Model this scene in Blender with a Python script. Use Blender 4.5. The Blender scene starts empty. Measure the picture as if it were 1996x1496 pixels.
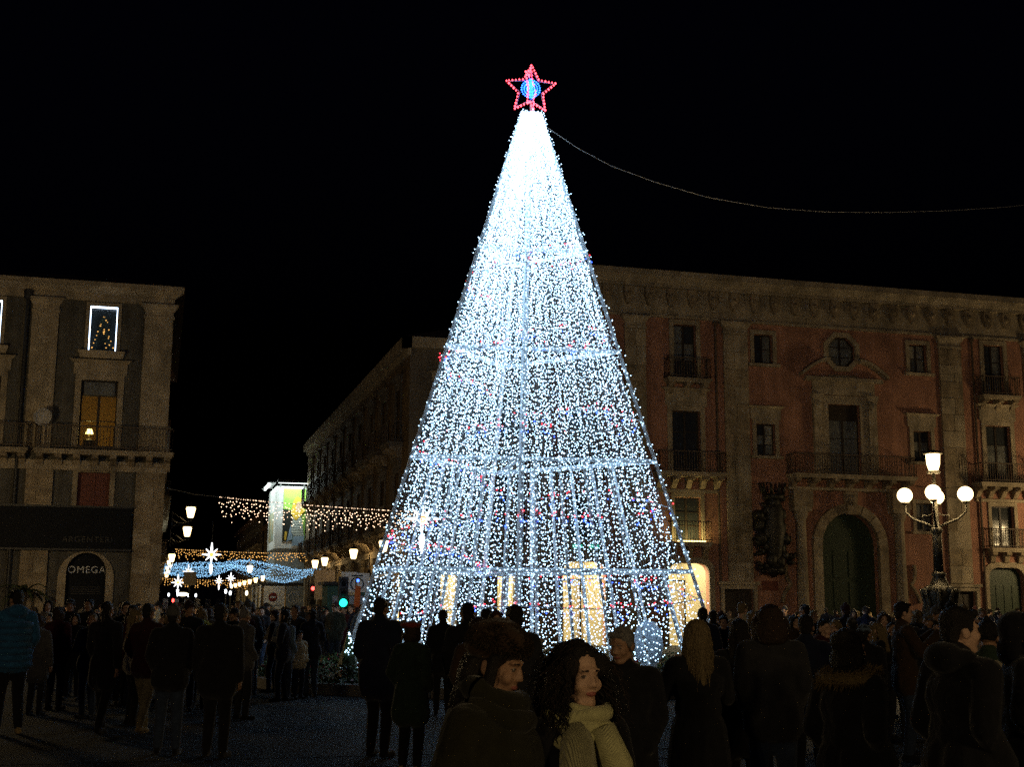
import bpy, bmesh, math, random
import numpy as np
from mathutils import Vector, Matrix
random.seed(7); rng = np.random.default_rng(7)
PI = math.pi
scene = bpy.context.scene
C = scene.collection

# ------------------------------------------------------------------ camera, sky, exposure
F_PX, HC, TH = 2500.0, 1.7, math.radians(15.2)
PITCH = math.atan(437.0 / F_PX)
cam_d = bpy.data.cameras.new('camera')
cam = bpy.data.objects.new('camera', cam_d); C.objects.link(cam)
cam_d.sensor_width = 36.0; cam_d.lens = 36.0 * F_PX / 1996.0
cam_d.clip_start = 0.05; cam_d.clip_end = 3000
cam.location = (0, 0, HC)
cam.rotation_euler = (Matrix.Rotation(-TH, 3, 'Z') @ Matrix.Rotation(PI/2 + PITCH, 3, 'X') @ Matrix.Rotation(math.radians(0.3), 3, 'Z')).to_euler()
scene.camera = cam
w = bpy.data.worlds.new('World'); scene.world = w; w.use_nodes = True
nt = w.node_tree; bg = nt.nodes['Background']
sky = nt.nodes.new('ShaderNodeTexSky'); sky.sky_type = 'NISHITA'; sky.sun_disc = False
sky.sun_elevation = math.radians(-5); sky.sun_rotation = math.radians(200)
hs = nt.nodes.new('ShaderNodeHueSaturation'); hs.inputs['Saturation'].default_value = 0.55
hs.inputs['Saturation'].default_value = .1; tint = nt.nodes.new('ShaderNodeMix'); tint.data_type = 'RGBA'; tint.blend_type = 'MULTIPLY'; tint.inputs[0].default_value = 1.0; tint.inputs[7].default_value = (.75, .85, 3.0, 1)
nt.links.new(sky.outputs[0], hs.inputs['Color']); nt.links.new(hs.outputs[0], tint.inputs[6]); nt.links.new(tint.outputs[2], bg.inputs[0])
bg.inputs[1].default_value = 0.12
vs = scene.view_settings
vs.view_transform = 'Standard'; vs.look = 'None'; vs.gamma = 1.0; vs.exposure = 0.0; vs.use_curve_mapping = False
cy = scene.cycles
cy.use_denoising = False; cy.max_bounces = 5; cy.diffuse_bounces = 2; cy.glossy_bounces = 2
cy.transmission_bounces = 4; cy.transparent_max_bounces = 8; cy.use_light_tree = True
cy.sample_clamp_indirect = 1.0; cy.sample_clamp_direct = 3.5; cy.use_adaptive_sampling = False; cy.light_sampling_threshold = 0.0; cy.caustics_reflective = False; cy.caustics_refractive = False

# ------------------------------------------------------------------ helpers
def plan(x, D):                       # ground position seen at picture column x, D metres ahead
    lat = (x - 998.0) / 2538.0 * D
    return D*math.sin(TH) + lat*math.cos(TH), D*math.cos(TH) - lat*math.sin(TH)
def height_at(y, D): return HC + (1185.0 - y) / 2538.0 * D * (1 + 0.0)
def height_hi(y, D):                  # exact for points high above the horizon
    return HC + D * math.tan(PITCH + math.atan((748.0 - y) / F_PX))

def mat(name, col, rough=0.7, var=0.25, scale=6.0, bump=0.15, metal=0.0, col2=None, spec=0.3, sheen=0, streak=0):
    m = bpy.data.materials.new(name); m.use_nodes = True
    t = m.node_tree; b = t.nodes['Principled BSDF']
    b.inputs['Roughness'].default_value = rough; b.inputs['Metallic'].default_value = metal
    b.inputs['Specular IOR Level'].default_value = spec
    if sheen: b.inputs['Sheen Weight'].default_value = sheen
    tc = t.nodes.new('ShaderNodeTexCoord'); n = t.nodes.new('ShaderNodeTexNoise')
    n.inputs['Scale'].default_value = scale; n.inputs['Detail'].default_value = 6; n.inputs['Roughness'].default_value = .65
    t.links.new(tc.outputs['Object'], n.inputs['Vector'])
    r = t.nodes.new('ShaderNodeValToRGB')
    c2 = col2 or tuple(c*(1-var) for c in col); c1 = tuple(min(1, c*(1+var*.6)) for c in col)
    r.color_ramp.elements[0].position = .3; r.color_ramp.elements[1].position = .7
    r.color_ramp.elements[0].color = (*c2, 1); r.color_ramp.elements[1].color = (*c1, 1)
    t.links.new(n.outputs['Fac'], r.inputs[0]); t.links.new(r.outputs[0], b.inputs['Base Color'])
    if streak:       # rain streaks, soot and patched plaster
        mp = t.nodes.new('ShaderNodeMapping'); mp.inputs['Scale'].default_value = (1.3, 1.3, .3); t.links.new(tc.outputs['Object'], mp.inputs['Vector'])
        ns = t.nodes.new('ShaderNodeTexNoise'); ns.inputs['Scale'].default_value = 1.0; ns.inputs['Detail'].default_value = 9; ns.inputs['Roughness'].default_value = .7; t.links.new(mp.outputs[0], ns.inputs['Vector'])
        rs = t.nodes.new('ShaderNodeValToRGB'); rs.color_ramp.elements[0].position = .36; rs.color_ramp.elements[0].color = (1-streak,)*3 + (1,); rs.color_ramp.elements[1].position = .58
        mm = t.nodes.new('ShaderNodeMix'); mm.data_type = 'RGBA'; mm.blend_type = 'MULTIPLY'; mm.inputs[0].default_value = 1.0
        t.links.new(ns.outputs['Fac'], rs.inputs[0]); t.links.new(r.outputs[0], mm.inputs[6]); t.links.new(rs.outputs[0], mm.inputs[7]); t.links.new(mm.outputs[2], b.inputs['Base Color'])
    if bump:
        bp = t.nodes.new('ShaderNodeBump'); bp.inputs['Strength'].default_value = bump; bp.inputs['Distance'].default_value = .03
        n2 = t.nodes.new('ShaderNodeTexNoise'); n2.inputs['Scale'].default_value = scale*5; n2.inputs['Detail'].default_value = 4
        t.links.new(tc.outputs['Object'], n2.inputs['Vector'])
        t.links.new(n2.outputs['Fac'], bp.inputs['Height']); t.links.new(bp.outputs[0], b.inputs['Normal'])
    return m
def emat(name, col, strength, sample=True):
    m = bpy.data.materials.new(name); m.use_nodes = True
    t = m.node_tree; b = t.nodes['Principled BSDF']
    b.inputs['Base Color'].default_value = (*[c*.5 for c in col], 1)
    b.inputs['Emission Color'].default_value = (*col, 1); b.inputs['Emission Strength'].default_value = strength
    m.cycles.emission_sampling = 'FRONT' if sample else 'NONE'
    return m
def glassmat(name):
    m = bpy.data.materials.new(name); m.use_nodes = True
    t = m.node_tree; b = t.nodes['Principled BSDF']
    tr = t.nodes.new('ShaderNodeBsdfTransparent'); mx = t.nodes.new('ShaderNodeMixShader')
    b.inputs['Base Color'].default_value = (.05, .06, .06, 1); b.inputs['Roughness'].default_value = .05
    mx.inputs[0].default_value = .2
    t.links.new(tr.outputs[0], mx.inputs[1]); t.links.new(b.outputs[0], mx.inputs[2])
    t.links.new(mx.outputs[0], t.nodes['Material Output'].inputs[0])
    return m
def fabric(name, col, scale=160, bump=.35, sheen=.15):
    m = mat(name, col, rough=.9, var=.3, scale=14, bump=0, spec=.1, sheen=sheen)
    t = m.node_tree; b = t.nodes['Principled BSDF']; tc = t.nodes['Texture Coordinate']
    wv = t.nodes.new('ShaderNodeTexNoise'); wv.inputs['Scale'].default_value = 9; wv.inputs['Detail'].default_value = 5; wv.inputs['Distortion'].default_value = 1.2
    bp = t.nodes.new('ShaderNodeBump'); bp.inputs['Strength'].default_value = bump; bp.inputs['Distance'].default_value = .05
    t.links.new(tc.outputs['Object'], wv.inputs['Vector']); t.links.new(wv.outputs['Fac'], bp.inputs['Height']); t.links.new(bp.outputs[0], b.inputs['Normal'])
    return m
def ribbed(name, col, axis='Z', scale=60.0, bump=.6):
    m = mat(name, col, rough=.95, var=.25, scale=20, bump=0, spec=.05, sheen=.2)
    t = m.node_tree; b = t.nodes['Principled BSDF']; tc = t.nodes['Texture Coordinate']
    wv = t.nodes.new('ShaderNodeTexWave'); wv.bands_direction = axis; wv.inputs['Scale'].default_value = scale; wv.inputs['Distortion'].default_value = 1.5
    bp = t.nodes.new('ShaderNodeBump'); bp.inputs['Strength'].default_value = bump; bp.inputs['Distance'].default_value = .015
    t.links.new(tc.outputs['Object'], wv.inputs['Vector']); t.links.new(wv.outputs['Fac'], bp.inputs['Height']); t.links.new(bp.outputs[0], b.inputs['Normal'])
    return m

WARM = (1.0, .66, .28)
M = dict(
    terracotta=mat('terracotta plaster', (.35, .175, .112), .9, .3, .9, .25, col2=(.25, .125, .085), streak=.38),
    limestone=mat('limestone', (.36, .295, .20), .85, .3, 1.3, .4, col2=(.22, .18, .12), streak=.4),
    limestone2=mat('worn limestone', (.30, .235, .15), .9, .4, 2.2, .5, col2=(.16, .125, .08), streak=.4),
    plaster=mat('grey plaster', (.105, .098, .082), .9, .3, 1.2, .2, streak=.5),
    ochre=mat('ochre plaster', (.15, .10, .05), .9, .35, .8, .25, col2=(.08, .058, .032), streak=.4),
    darkstone=mat('sooty facade', (.13, .108, .08), .9, .4, .7, .3, streak=.4),
    wood=mat('dark window wood', (.035, .026, .018), .5, .3, 12, .1),
    green_wood=mat('green portal wood', (.028, .042, .022), .5, .3, 8, .15),
    red_wood=mat('red shutter', (.13, .035, .02), .6, .3, 8, .1),
    glass=mat('dark window glass', (.15, .155, .14), .12, .35, 1.5, 0, spec=.5),
    curtain=mat('curtained window glass', (.26, .25, .20), .2, .4, 3, 0, spec=.5), blackglass=mat('black window glass', (.03, .033, .032), .1, .3, 2, 0, spec=.5),
    clear=glassmat('clear glass'),
    iron=mat('wrought iron', (.03, .03, .03), .5, .2, 10, .1, metal=.3),
    rail=mat('rusty railing', (.09, .065, .045), .7, .3, 10, .1),
    bronze=mat('dark bronze', (.035, .032, .024), .45, .4, 9, .4, metal=.5),
    steel=mat('pale painted steel', (.84, .88, .92), .5, .08, 8, .1),
    tile=mat('roof tiles', (.16, .09, .05), .9, .4, 4, .5),
    wire=mat('cable', (.25, .25, .25), .6, .1, 10, 0),
    whitewire=mat('pale cable', (.5, .5, .5), .6, .1, 10, 0),
    basalt=None, green=mat('hedge leaf', (.045, .075, .02), .6, .4, 3, 0), soil=mat('soil', (.05, .035, .02), .95, .3, 5, .4),
    flower=mat('red flower', (.30, .02, .03), .6, .3, 3, 0),
    kerb=mat('stone kerb', (.22, .20, .16), .85, .3, 4, .3),
    sign=mat('black signboard', (.010, .011, .013), .65, .2, 3, .05, spec=.08), silver=mat('silver lettering', (.55, .56, .56), .4, .1, 5, 0),
    dimletter=mat('dark bronze lettering', (.025, .023, .02), .5, .1, 5, 0),
    white=mat('white panel', (.72, .74, .74), .7, .1, 2, .05), grey=mat('grey netting', (.26, .29, .30), .9, .2, 3, .2),
    beige=mat('beige board', (.45, .36, .25), .8, .2, 4, 0), redpaint=mat('red paint', (.16, .018, .014), .5, .1, 4, 0),
    orange=mat('orange banner', (.55, .13, .03), .8, .15, 4, .1), teal=mat('dark teal kiosk', (.03, .10, .11), .6, .2, 4, .1),
    roomwall=mat('warm room wall', (.40, .26, .09), .9, .1, 1, .05), shopwall=mat('cream shop wall', (.80, .72, .50), .85, .08, 1, .05),
    palm=mat('palm leaf', (.04, .055, .02), .6, .3, 3, 0), dish=mat('satellite dish', (.35, .33, .30), .7, .1, 3, 0),
    tile_box=mat('pale ovoid', (.34, .40, .46), .6, .1, 3, .05),
    e_white=emat('white bulb', (.47, .74, 1.0), 6.0), e_red=emat('red bulb', (1, .03, .05), 6.0), e_blue=emat('blue bulb', (.03, .10, 1), 8.0),
    e_starred=emat('red star bulb', (1, .06, .09), 7.0), e_ring=emat('blue ring bulb', (.02, .17, 1), 6.0),
    e_lamp=emat('lamp globe', (1, .72, .35), 145.0), e_lantern=emat('lantern bowl', (1, .68, .30), 26.0),
    e_icicle=emat('warm icicle bulb', (1, .66, .42), 4.5), e_amber=emat('amber bulb', (1, .50, .12), 2.2),
    e_net=emat('blue net bulb', (.28, .62, 1), 2.4), e_comet=emat('comet star bulb', (.95, .98, 1), 2.6), e_core=emat('comet core', (1, .42, .10), 2.0, False),
    e_led=emat('led tube', (.62, .78, 1), 5.0), e_green=emat('green signal', (.01, 1, .62), 12.0), e_redsig=emat('red signal', (1, .05, .04), 8.0),
    e_shop=emat('shop light', (1, .86, .54), 110.0), e_room=emat('room lamp', (1, .72, .2), 60.0), e_flood=emat('flood strip', (1, .80, .30), 120.0),
    e_tube=emat('cold tube', (.85, 1, .94), 420.0), e_far=emat('far light', (1, .82, .5), 8.0, False), e_farw=emat('far white light', (.9, .95, 1), 7.0, False),
    e_farshop=emat('far shop window', (1, .74, .28), 1.6), e_greensign=emat('green sign', (.02, .5, .3), 1.0, False),
)
# paving: dark lava slabs
def paving(name, c1, c2, mortar, scale, rough=.8):
    m = bpy.data.materials.new(name); m.use_nodes = True
    t = m.node_tree; b = t.nodes['Principled BSDF']; b.inputs['Roughness'].default_value = rough; b.inputs['Specular IOR Level'].default_value = .05
    tc = t.nodes.new('ShaderNodeTexCoord'); br = t.nodes.new('ShaderNodeTexBrick')
    br.inputs['Color1'].default_value = (*c1, 1); br.inputs['Color2'].default_value = (*c2, 1); br.inputs['Mortar'].default_value = (*mortar, 1)
    br.inputs['Scale'].default_value = scale; br.inputs['Mortar Size'].default_value = .012
    t.links.new(tc.outputs['Object'], br.inputs['Vector'])
    n = t.nodes.new('ShaderNodeTexNoise'); n.inputs['Scale'].default_value = 1.3; n.inputs['Detail'].default_value = 8
    t.links.new(tc.outputs['Object'], n.inputs['Vector'])
    mx = t.nodes.new('ShaderNodeMix'); mx.data_type = 'RGBA'; mx.blend_type = 'MULTIPLY'; mx.inputs[0].default_value = .7
    rp = t.nodes.new('ShaderNodeValToRGB'); rp.color_ramp.elements[0].position = .3; rp.color_ramp.elements[0].color = (.45, .45, .45, 1); rp.color_ramp.elements[1].position = .7
    t.links.new(n.outputs['Fac'], rp.inputs[0]); t.links.new(br.outputs[0], mx.inputs[6]); t.links.new(rp.outputs[0], mx.inputs[7])
    t.links.new(mx.outputs[2], b.inputs['Base Color'])
    bp = t.nodes.new('ShaderNodeBump'); bp.inputs['Strength'].default_value = .3; bp.inputs['Distance'].default_value = .01
    t.links.new(br.outputs['Fac'], bp.inputs['Height']); bp.invert = True; t.links.new(bp.outputs[0], b.inputs['Normal'])
    return m
M['basalt'] = paving('lava stone paving', (.034, .035, .036), (.025, .026, .027), (.014, .014, .014), .9)
M['pale_paving'] = paving('pale stone paving', (.045, .047, .05), (.034, .036, .038), (.018, .018, .018), .7)

def wloc(p):
    v = Vector((0, 0, 0))
    while p is not None: v += p.location; p = p.parent
    return v
def link(name, me, parent=None):
    o = bpy.data.objects.new(name, me); C.objects.link(o)
    if parent is not None: o.parent = parent
    return o
def tag(o, label=None, cat=None, group=None, kind=None):
    if label: o['label'] = label
    if cat: o['category'] = cat
    if group: o['group'] = group
    if kind: o['kind'] = kind
    return o
def thing(name, label, cat, loc=(0, 0, 0), group=None, rz=0):
    o = bpy.data.objects.new(name, None); C.objects.link(o); o.empty_display_size = .1
    o.location = loc; o.rotation_euler = (0, 0, rz)
    return tag(o, label, cat, group)
def copy_tree(o, parent=None):
    c = o.copy(); C.objects.link(c); c.parent = parent
    for ch in list(o.children): copy_tree(ch, c)
    return c

class MB:
    """collects shapes in world metres and links them as one mesh"""
    def __init__(s, fmap=None): s.v = []; s.f = []; s.map = fmap
    def add(s, vs, fs):
        n = len(s.v)
        s.v += [tuple(s.map(*p)) if s.map else tuple(p) for p in vs]
        s.f += [tuple(i+n for i in f) for f in fs]; return s
    def box(s, x0, x1, y0, y1, z0, z1):
        return s.add([(x0,y0,z0),(x1,y0,z0),(x1,y1,z0),(x0,y1,z0),(x0,y0,z1),(x1,y0,z1),(x1,y1,z1),(x0,y1,z1)],
                     [(0,3,2,1),(4,5,6,7),(0,1,5,4),(1,2,6,5),(2,3,7,6),(3,0,4,7)])
    def taper(s, x0, x1, y0, y1, z0, z1, dx, dy):     # box whose top grows by dx, dy
        return s.add([(x0,y0,z0),(x1,y0,z0),(x1,y1,z0),(x0,y1,z0),(x0-dx,y0-dy,z1),(x1+dx,y0-dy,z1),(x1+dx,y1,z1),(x0-dx,y1,z1)],
                     [(0,3,2,1),(4,5,6,7),(0,1,5,4),(1,2,6,5),(2,3,7,6),(3,0,4,7)])
    def tube(s, pts, r, n=6, cap=True):
        pts = [Vector(p) for p in pts]; k = len(pts); vs = []; fs = []
        rs = r if isinstance(r, (list, tuple)) else [r]*k
        up = Vector((0.13, .27, 1)).normalized(); a = None
        for i, p in enumerate(pts):
            d = (pts[min(i+1, k-1)] - pts[max(i-1, 0)]).normalized()
            if a is None:
                a = d.cross(up)
                if a.length < .1: a = d.cross(Vector((1, 0, 0)))
            else: a = a - d*a.dot(d)
            a.normalize(); b = d.cross(a)
            for j in range(n):
                t = 2*PI*j/n; vs.append(p + (a*math.cos(t) + b*math.sin(t))*rs[i])
        for i in range(k-1):
            for j in range(n):
                fs.append((i*n+j, i*n+(j+1)%n, (i+1)*n+(j+1)%n, (i+1)*n+j))
        if cap: fs += [tuple(range(n))[::-1], tuple(range((k-1)*n, k*n))]
        return s.add(vs, fs)
    def lathe(s, c, prof, n=16, sx=1, sy=1):
        vs = []; fs = []; k = len(prof)
        for (r, z) in prof:
            for j in range(n):
                t = 2*PI*j/n; vs.append((c[0]+r*math.cos(t)*sx, c[1]+r*math.sin(t)*sy, c[2]+z))
        for i in range(k-1):
            for j in range(n): fs.append((i*n+j, i*n+(j+1)%n, (i+1)*n+(j+1)%n, (i+1)*n+j))
        fs += [tuple(range(n))[::-1], tuple(range((k-1)*n, k*n))]
        return s.add(vs, fs)
    def ball(s, c, r, n=10, sc=(1, 1, 1)):
        m = max(5, n*2//3); prof = [(max(.001, r*math.sin(PI*i/m)), -r*math.cos(PI*i/m)) for i in range(m+1)]
        vs = []; fs = []
        for (q, z) in prof:
            for j in range(n):
                t = 2*PI*j/n; vs.append((c[0]+q*math.cos(t)*sc[0], c[1]+q*math.sin(t)*sc[1], c[2]+z*sc[2]))
        for i in range(m):
            for j in range(n): fs.append((i*n+j, i*n+(j+1)%n, (i+1)*n+(j+1)%n, (i+1)*n+j))
        return s.add(vs, fs)
    def prism(s, poly, d0, d1):        # poly in (s, z), extruded in depth d
        n = len(poly)
        vs = [(p[0], d0, p[1]) for p in poly] + [(p[0], d1, p[1]) for p in poly]
        fs = [tuple(range(n)), tuple(range(n, 2*n))[::-1]] + [(i, i+n, (i+1) % n+n, (i+1) % n) for i in range(n)]
        return s.add(vs, fs)
    def build(s, name, m, parent=None, smooth=False, local=False):
        me = bpy.data.meshes.new(name)
        vs = s.v
        if parent is not None and not local:
            o = wloc(parent); vs = [(x-o.x, y-o.y, z-o.z) for x, y, z in vs]
        me.from_pydata(vs, [], s.f)
        bm = bmesh.new(); bm.from_mesh(me); bmesh.ops.recalc_face_normals(bm, faces=bm.faces); bm.to_mesh(me); bm.free()
        if smooth: me.polygons.foreach_set('use_smooth', [True]*len(me.polygons))
        me.materials.append(M[m] if isinstance(m, str) else m)
        return link(name, me, parent)

OCT = np.array([(1,0,0),(-1,0,0),(0,1,0),(0,-1,0),(0,0,1),(0,0,-1)], float)
OCF = np.array([(0,2,4),(2,1,4),(1,3,4),(3,0,4),(2,0,5),(1,2,5),(3,1,5),(0,3,5)])
def bulbs(name, pos, r, m, parent, kind='stuff', sz=1.0):
    pos = np.asarray(pos, float); n = len(pos)
    o = wloc(parent); pos = pos - np.array([o.x, o.y, o.z])
    rr = r*rng.uniform(.8, 1.2, (n, 1, 1)) * np.array([1, 1, sz])
    v = (pos[:, None, :] + OCT[None]*rr).reshape(-1, 3)
    f = (OCF[None] + (np.arange(n)*6)[:, None, None]).reshape(-1, 3)
    me = bpy.data.meshes.new(name)
    me.vertices.add(len(v)); me.vertices.foreach_set('co', v.ravel())
    me.loops.add(f.size); me.loops.foreach_set('vertex_index', f.ravel().astype(np.int32))
    me.polygons.add(len(f)); me.polygons.foreach_set('loop_start', np.arange(0, f.size, 3, dtype=np.int32))
    me.update(calc_edges=True); me.materials.append(M[m] if isinstance(m, str) else m)
    ob = link(name, me, parent)
    if kind: ob['kind'] = kind
    return ob

def text_mesh(body, size, m, parent, name, loc, depth=.012, face='front', spacing=1.0):
    cu = bpy.data.curves.new(name, 'FONT'); cu.body = body; cu.size = size; cu.extrude = depth
    cu.align_x = 'CENTER'; cu.align_y = 'CENTER'; cu.space_character = spacing
    to = bpy.data.objects.new('tmp_text', cu); C.objects.link(to)
    me = bpy.data.meshes.new_from_object(to.evaluated_get(bpy.context.evaluated_depsgraph_get()))
    bpy.data.objects.remove(to)
    R = Matrix.Rotation(PI/2, 4, 'X')
    me.transform(R); me.materials.clear(); me.materials.append(M[m])
    o = link(name, me, parent); o.location = Vector(loc) - wloc(parent)
    return o
texts = []        # made last, so that the font is evaluated once the big meshes exist

# ------------------------------------------------------------------ ground
g = MB(); g.add([(-300,-120,0),(400,-120,0),(400,700,0),(-300,700,0)], [(0,1,2,3)])
tag(g.build('ground', 'basalt'), kind='structure')
def sheet(name, pts, z, m):
    b = MB(); b.add([(x, y, z) for x, y in pts], [tuple(range(len(pts)))]); return tag(b.build(name, m), kind='structure')
# pale band of paving in front of the tree and a second narrow one nearer
def band(d0, d1, x0, x1): return [plan(x0, d0), plan(x1, d0), plan(x1, d1), plan(x0, d1)]
sheet('pavement', [(-30, 15.2), (45, 15.2), (45, 24.2), (-30, 24.2)], .004, 'pale_paving')
sheet('pavement_strip', [(-30, 14.2), (45, 14.2), (45, 14.7), (-30, 14.7)], .005, 'pale_paving')
sheet('road', [(1.8, 56), (9.2, 56), (9.2, 420), (1.8, 420)], .004, 'basalt')

# ------------------------------------------------------------------ facades
V = 56.0
class Facade:
    """a wall plane: s along it, d inwards, z up"""
    def __init__(s, root, fmap): s.root = root; s.map = fmap
    def mb(s): return MB(s.map)
    def part(s, name, m, parent=None, **k): return (name, m, parent or s.root)
def curve_top(a, b, zt, kind, rise):
    c = (a+b)/2; h = (b-a)/2
    if kind == 'arch': return [(c - h*math.cos(PI*i/14), zt - rise + rise*math.sin(PI*i/14)) for i in range(15)]
    if kind == 'round':
        r = rise; L = [(a + r - r*math.cos(PI/2*i/5), zt - r + r*math.sin(PI/2*i/5)) for i in range(6)]
        return L + [(a+b-x, z) for x, z in L[::-1]]
def wall(fc, name, m, s0, s1, z0, z1, holes, depth=.4, parent=None, thick=None):
    """holes: (a, b, z0, z1, kind, rise)"""
    b = fc.mb()
    ss = sorted({s0, s1, *[h[0] for h in holes], *[h[1] for h in holes]}); zs = sorted({z0, z1, *[h[2] for h in holes], *[h[3] for h in holes]})
    ss = [q for q in ss if s0 <= q <= s1]; zs = [q for q in zs if z0 <= q <= z1]
    for i in range(len(ss)-1):
        for j in range(len(zs)-1):
            cs, cz = (ss[i]+ss[i+1])/2, (zs[j]+zs[j+1])/2
            if any(h[0] < cs < h[1] and h[2] < cz < h[3] for h in holes): continue
            b.add([(ss[i],0,zs[j]),(ss[i+1],0,zs[j]),(ss[i+1],0,zs[j+1]),(ss[i],0,zs[j+1])], [(0,1,2,3)])
    for h in holes:
        a, c, p, q = h[:4]; kind = h[4] if len(h) > 4 else None
        if kind is None: path = [(a,p),(a,q),(c,q),(c,p)]
        elif kind == 'oct':
            k = (c-a)*.29; path = [(a,p+k),(a,q-k),(a+k,q),(c-k,q),(c,q-k),(c,p+k),(c-k,p),(a+k,p),(a,p+k)]
            for tri in (((a,p),(a,p+k),(a+k,p)), ((a,q),(a,q-k),(a+k,q)), ((c,q),(c,q-k),(c-k,q)), ((c,p),(c,p+k),(c-k,p))):
                b.add([(x,0,z) for x, z in tri], [(0,1,2)])
        else:
            cv = curve_top(a, c, q, kind, h[5]); path = [(a,p)] + cv + [(c,p)]
            mid = len(cv)//2
            for k in range(len(cv)-1):
                corner = (a, q) if (cv[k][0]+cv[k+1][0])/2 < (a+c)/2 else (c, q)
                b.add([(x,0,z) for x, z in (corner, cv[k], cv[k+1])], [(0,1,2)])
        for k in range(len(path)-1):
            (x0,y0),(x1,y1) = path[k], path[k+1]
            b.add([(x0,0,y0),(x1,0,y1),(x1,depth,y1),(x0,depth,y0)], [(0,1,2,3)])
    return b.build(name, m, parent or fc.root)
def ring(b, a, c, p, q, wd, d0, d1):      # rectangular frame round an opening
    b.box(a-wd, a, d0, d1, p, q+wd); b.box(c, c+wd, d0, d1, p, q+wd); b.box(a, c, d0, d1, q, q+wd)
def window(fc, a, c, p, q, rows=3, cols=2, trim='limestone', glass='glass', tw=.2, sill=True, hood=None, frame='wood', top=None, name='window'):
    d = .2; b = fc.mb(); e = .06
    b.box(a, a+e, d, d+.09, p, q); b.box(c-e, c, d, d+.09, p, q); b.box(a+e, c-e, d, d+.09, p, p+e+.04); b.box(a+e, c-e, d, d+.09, q-e, q)
    mid = (a+c)/2; zt = q-e if top is None else top
    xs = [a+e + (c-a-2*e)*i/cols for i in range(cols+1)]; zs = [p+.1 + (zt-p-.1)*j/rows for j in range(rows+1)]
    for i in range(1, cols): b.box(xs[i]-.05, xs[i]+.05, d-.012, d+.08, p+.1, zt)
    for j in range(1, rows):
        for i in range(cols): b.box(xs[i]+(.05 if i else 0), xs[i+1]-(.05 if i < cols-1 else 0), d+.01, d+.07, zs[j]-.018, zs[j]+.018)
    if top is not None: b.box(a+e, c-e, d-.004, d+.085, zt, q-e)
    wn = b.build(name, frame, fc.root); base_g = random.choice(['glass', 'glass', 'curtain', 'blackglass']) if glass == 'glass' else glass; glass0 = glass
    for i in range(cols):
        for j in range(rows):
            g = fc.mb(); g.box(xs[i]+(.05 if i else 0), xs[i+1]-(.05 if i < cols-1 else 0), d+.035, d+.045, zs[j]+(.018 if j else 0), zs[j+1]-(.018 if j < rows-1 else 0))
            g.build('pane', (random.choice([base_g, base_g, base_g, 'glass', 'blackglass']) if glass0 == 'glass' else glass), wn)
    if tw:
        t = fc.mb(); ring(t, a, c, p, q, tw, -.07, .02); t.build('surround', trim, wn)
    if sill:
        t = fc.mb(); t.box(a-tw-.12, c+tw+.12, -.2, .05, p-.14, p-.003); t.build('sill', trim, wn)
    if hood is not None:
        t = fc.mb(); t.box(a-tw-.1, c+tw+.1, -.09, .01, q+tw+.003, hood-.12); t.taper(a-tw-.12, c+tw+.12, -.12, .012, hood-.12, hood, .16, .16); t.build('hood', trim, wn)
    return wn
def backing(fc, holes, d=.42, m='sign'):   # dark room behind closed glass
    b = fc.mb()
    for h in holes: b.box(h[0]-.1, h[1]+.1, d, d+.5, h[2]-.1, h[3]+.1)
    return b
def balcony(fc, s0, s1, z, proj=.75, h=1.0, corbels=3, m='limestone', rail='rail', slab=.2):
    b = fc.mb(); b.box(s0, s1, -proj, 0.0, z-slab*.55, z); b.box(s0+.06, s1-.06, -proj+.06, 0, z-slab, z-slab*.55)
    bal = b.build('balcony', m, fc.root)
    r = fc.mb(); p = proj-.06
    for (x0, y0, x1, y1) in ((s0+.05, -p, s1-.05, -p), (s0+.05, -p, s0+.05, 0), (s1-.05, -p, s1-.05, 0)):
        L = math.hypot(x1-x0, y1-y0); n = max(2, int(L/.13))
        for i in range(n+1):
            t = i/n; x, y = x0+(x1-x0)*t, y0+(y1-y0)*t
            r.box(x-.011, x+.011, y-.011, y+.011, z, z+h-.02)
        r.box(min(x0,x1)-.02, max(x0,x1)+.02, min(y0,y1)-.02, max(y0,y1)+.02, z+h-.02, z+h+.025)
        r.box(min(x0,x1)-.013, max(x0,x1)+.013, min(y0,y1)-.013, max(y0,y1)+.013, z+.10, z+.125)
    r.build('railing', rail, bal)
    for i in range(corbels):
        c = s0+.25 + (s1-s0-.5)*(i/(corbels-1) if corbels > 1 else .5)
        k = fc.mb()
        prof = [(0, z-slab), (-proj+.12, z-slab), (-proj+.1, z-slab-.14), (-proj*.45, z-slab-.22), (-.16, z-slab-.5), (0, z-slab-.58)]
        n = len(prof); vs = [(c-.13, d, zz) for d, zz in prof] + [(c+.13, d, zz) for d, zz in prof]
        k.add(vs, [tuple(range(n)), tuple(range(n, 2*n))[::-1]] + [(i2, i2+n, (i2+1) % n+n, (i2+1) % n) for i2 in range(n)])
        k.build('corbel', 'limestone2', bal)
    return bal
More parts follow.
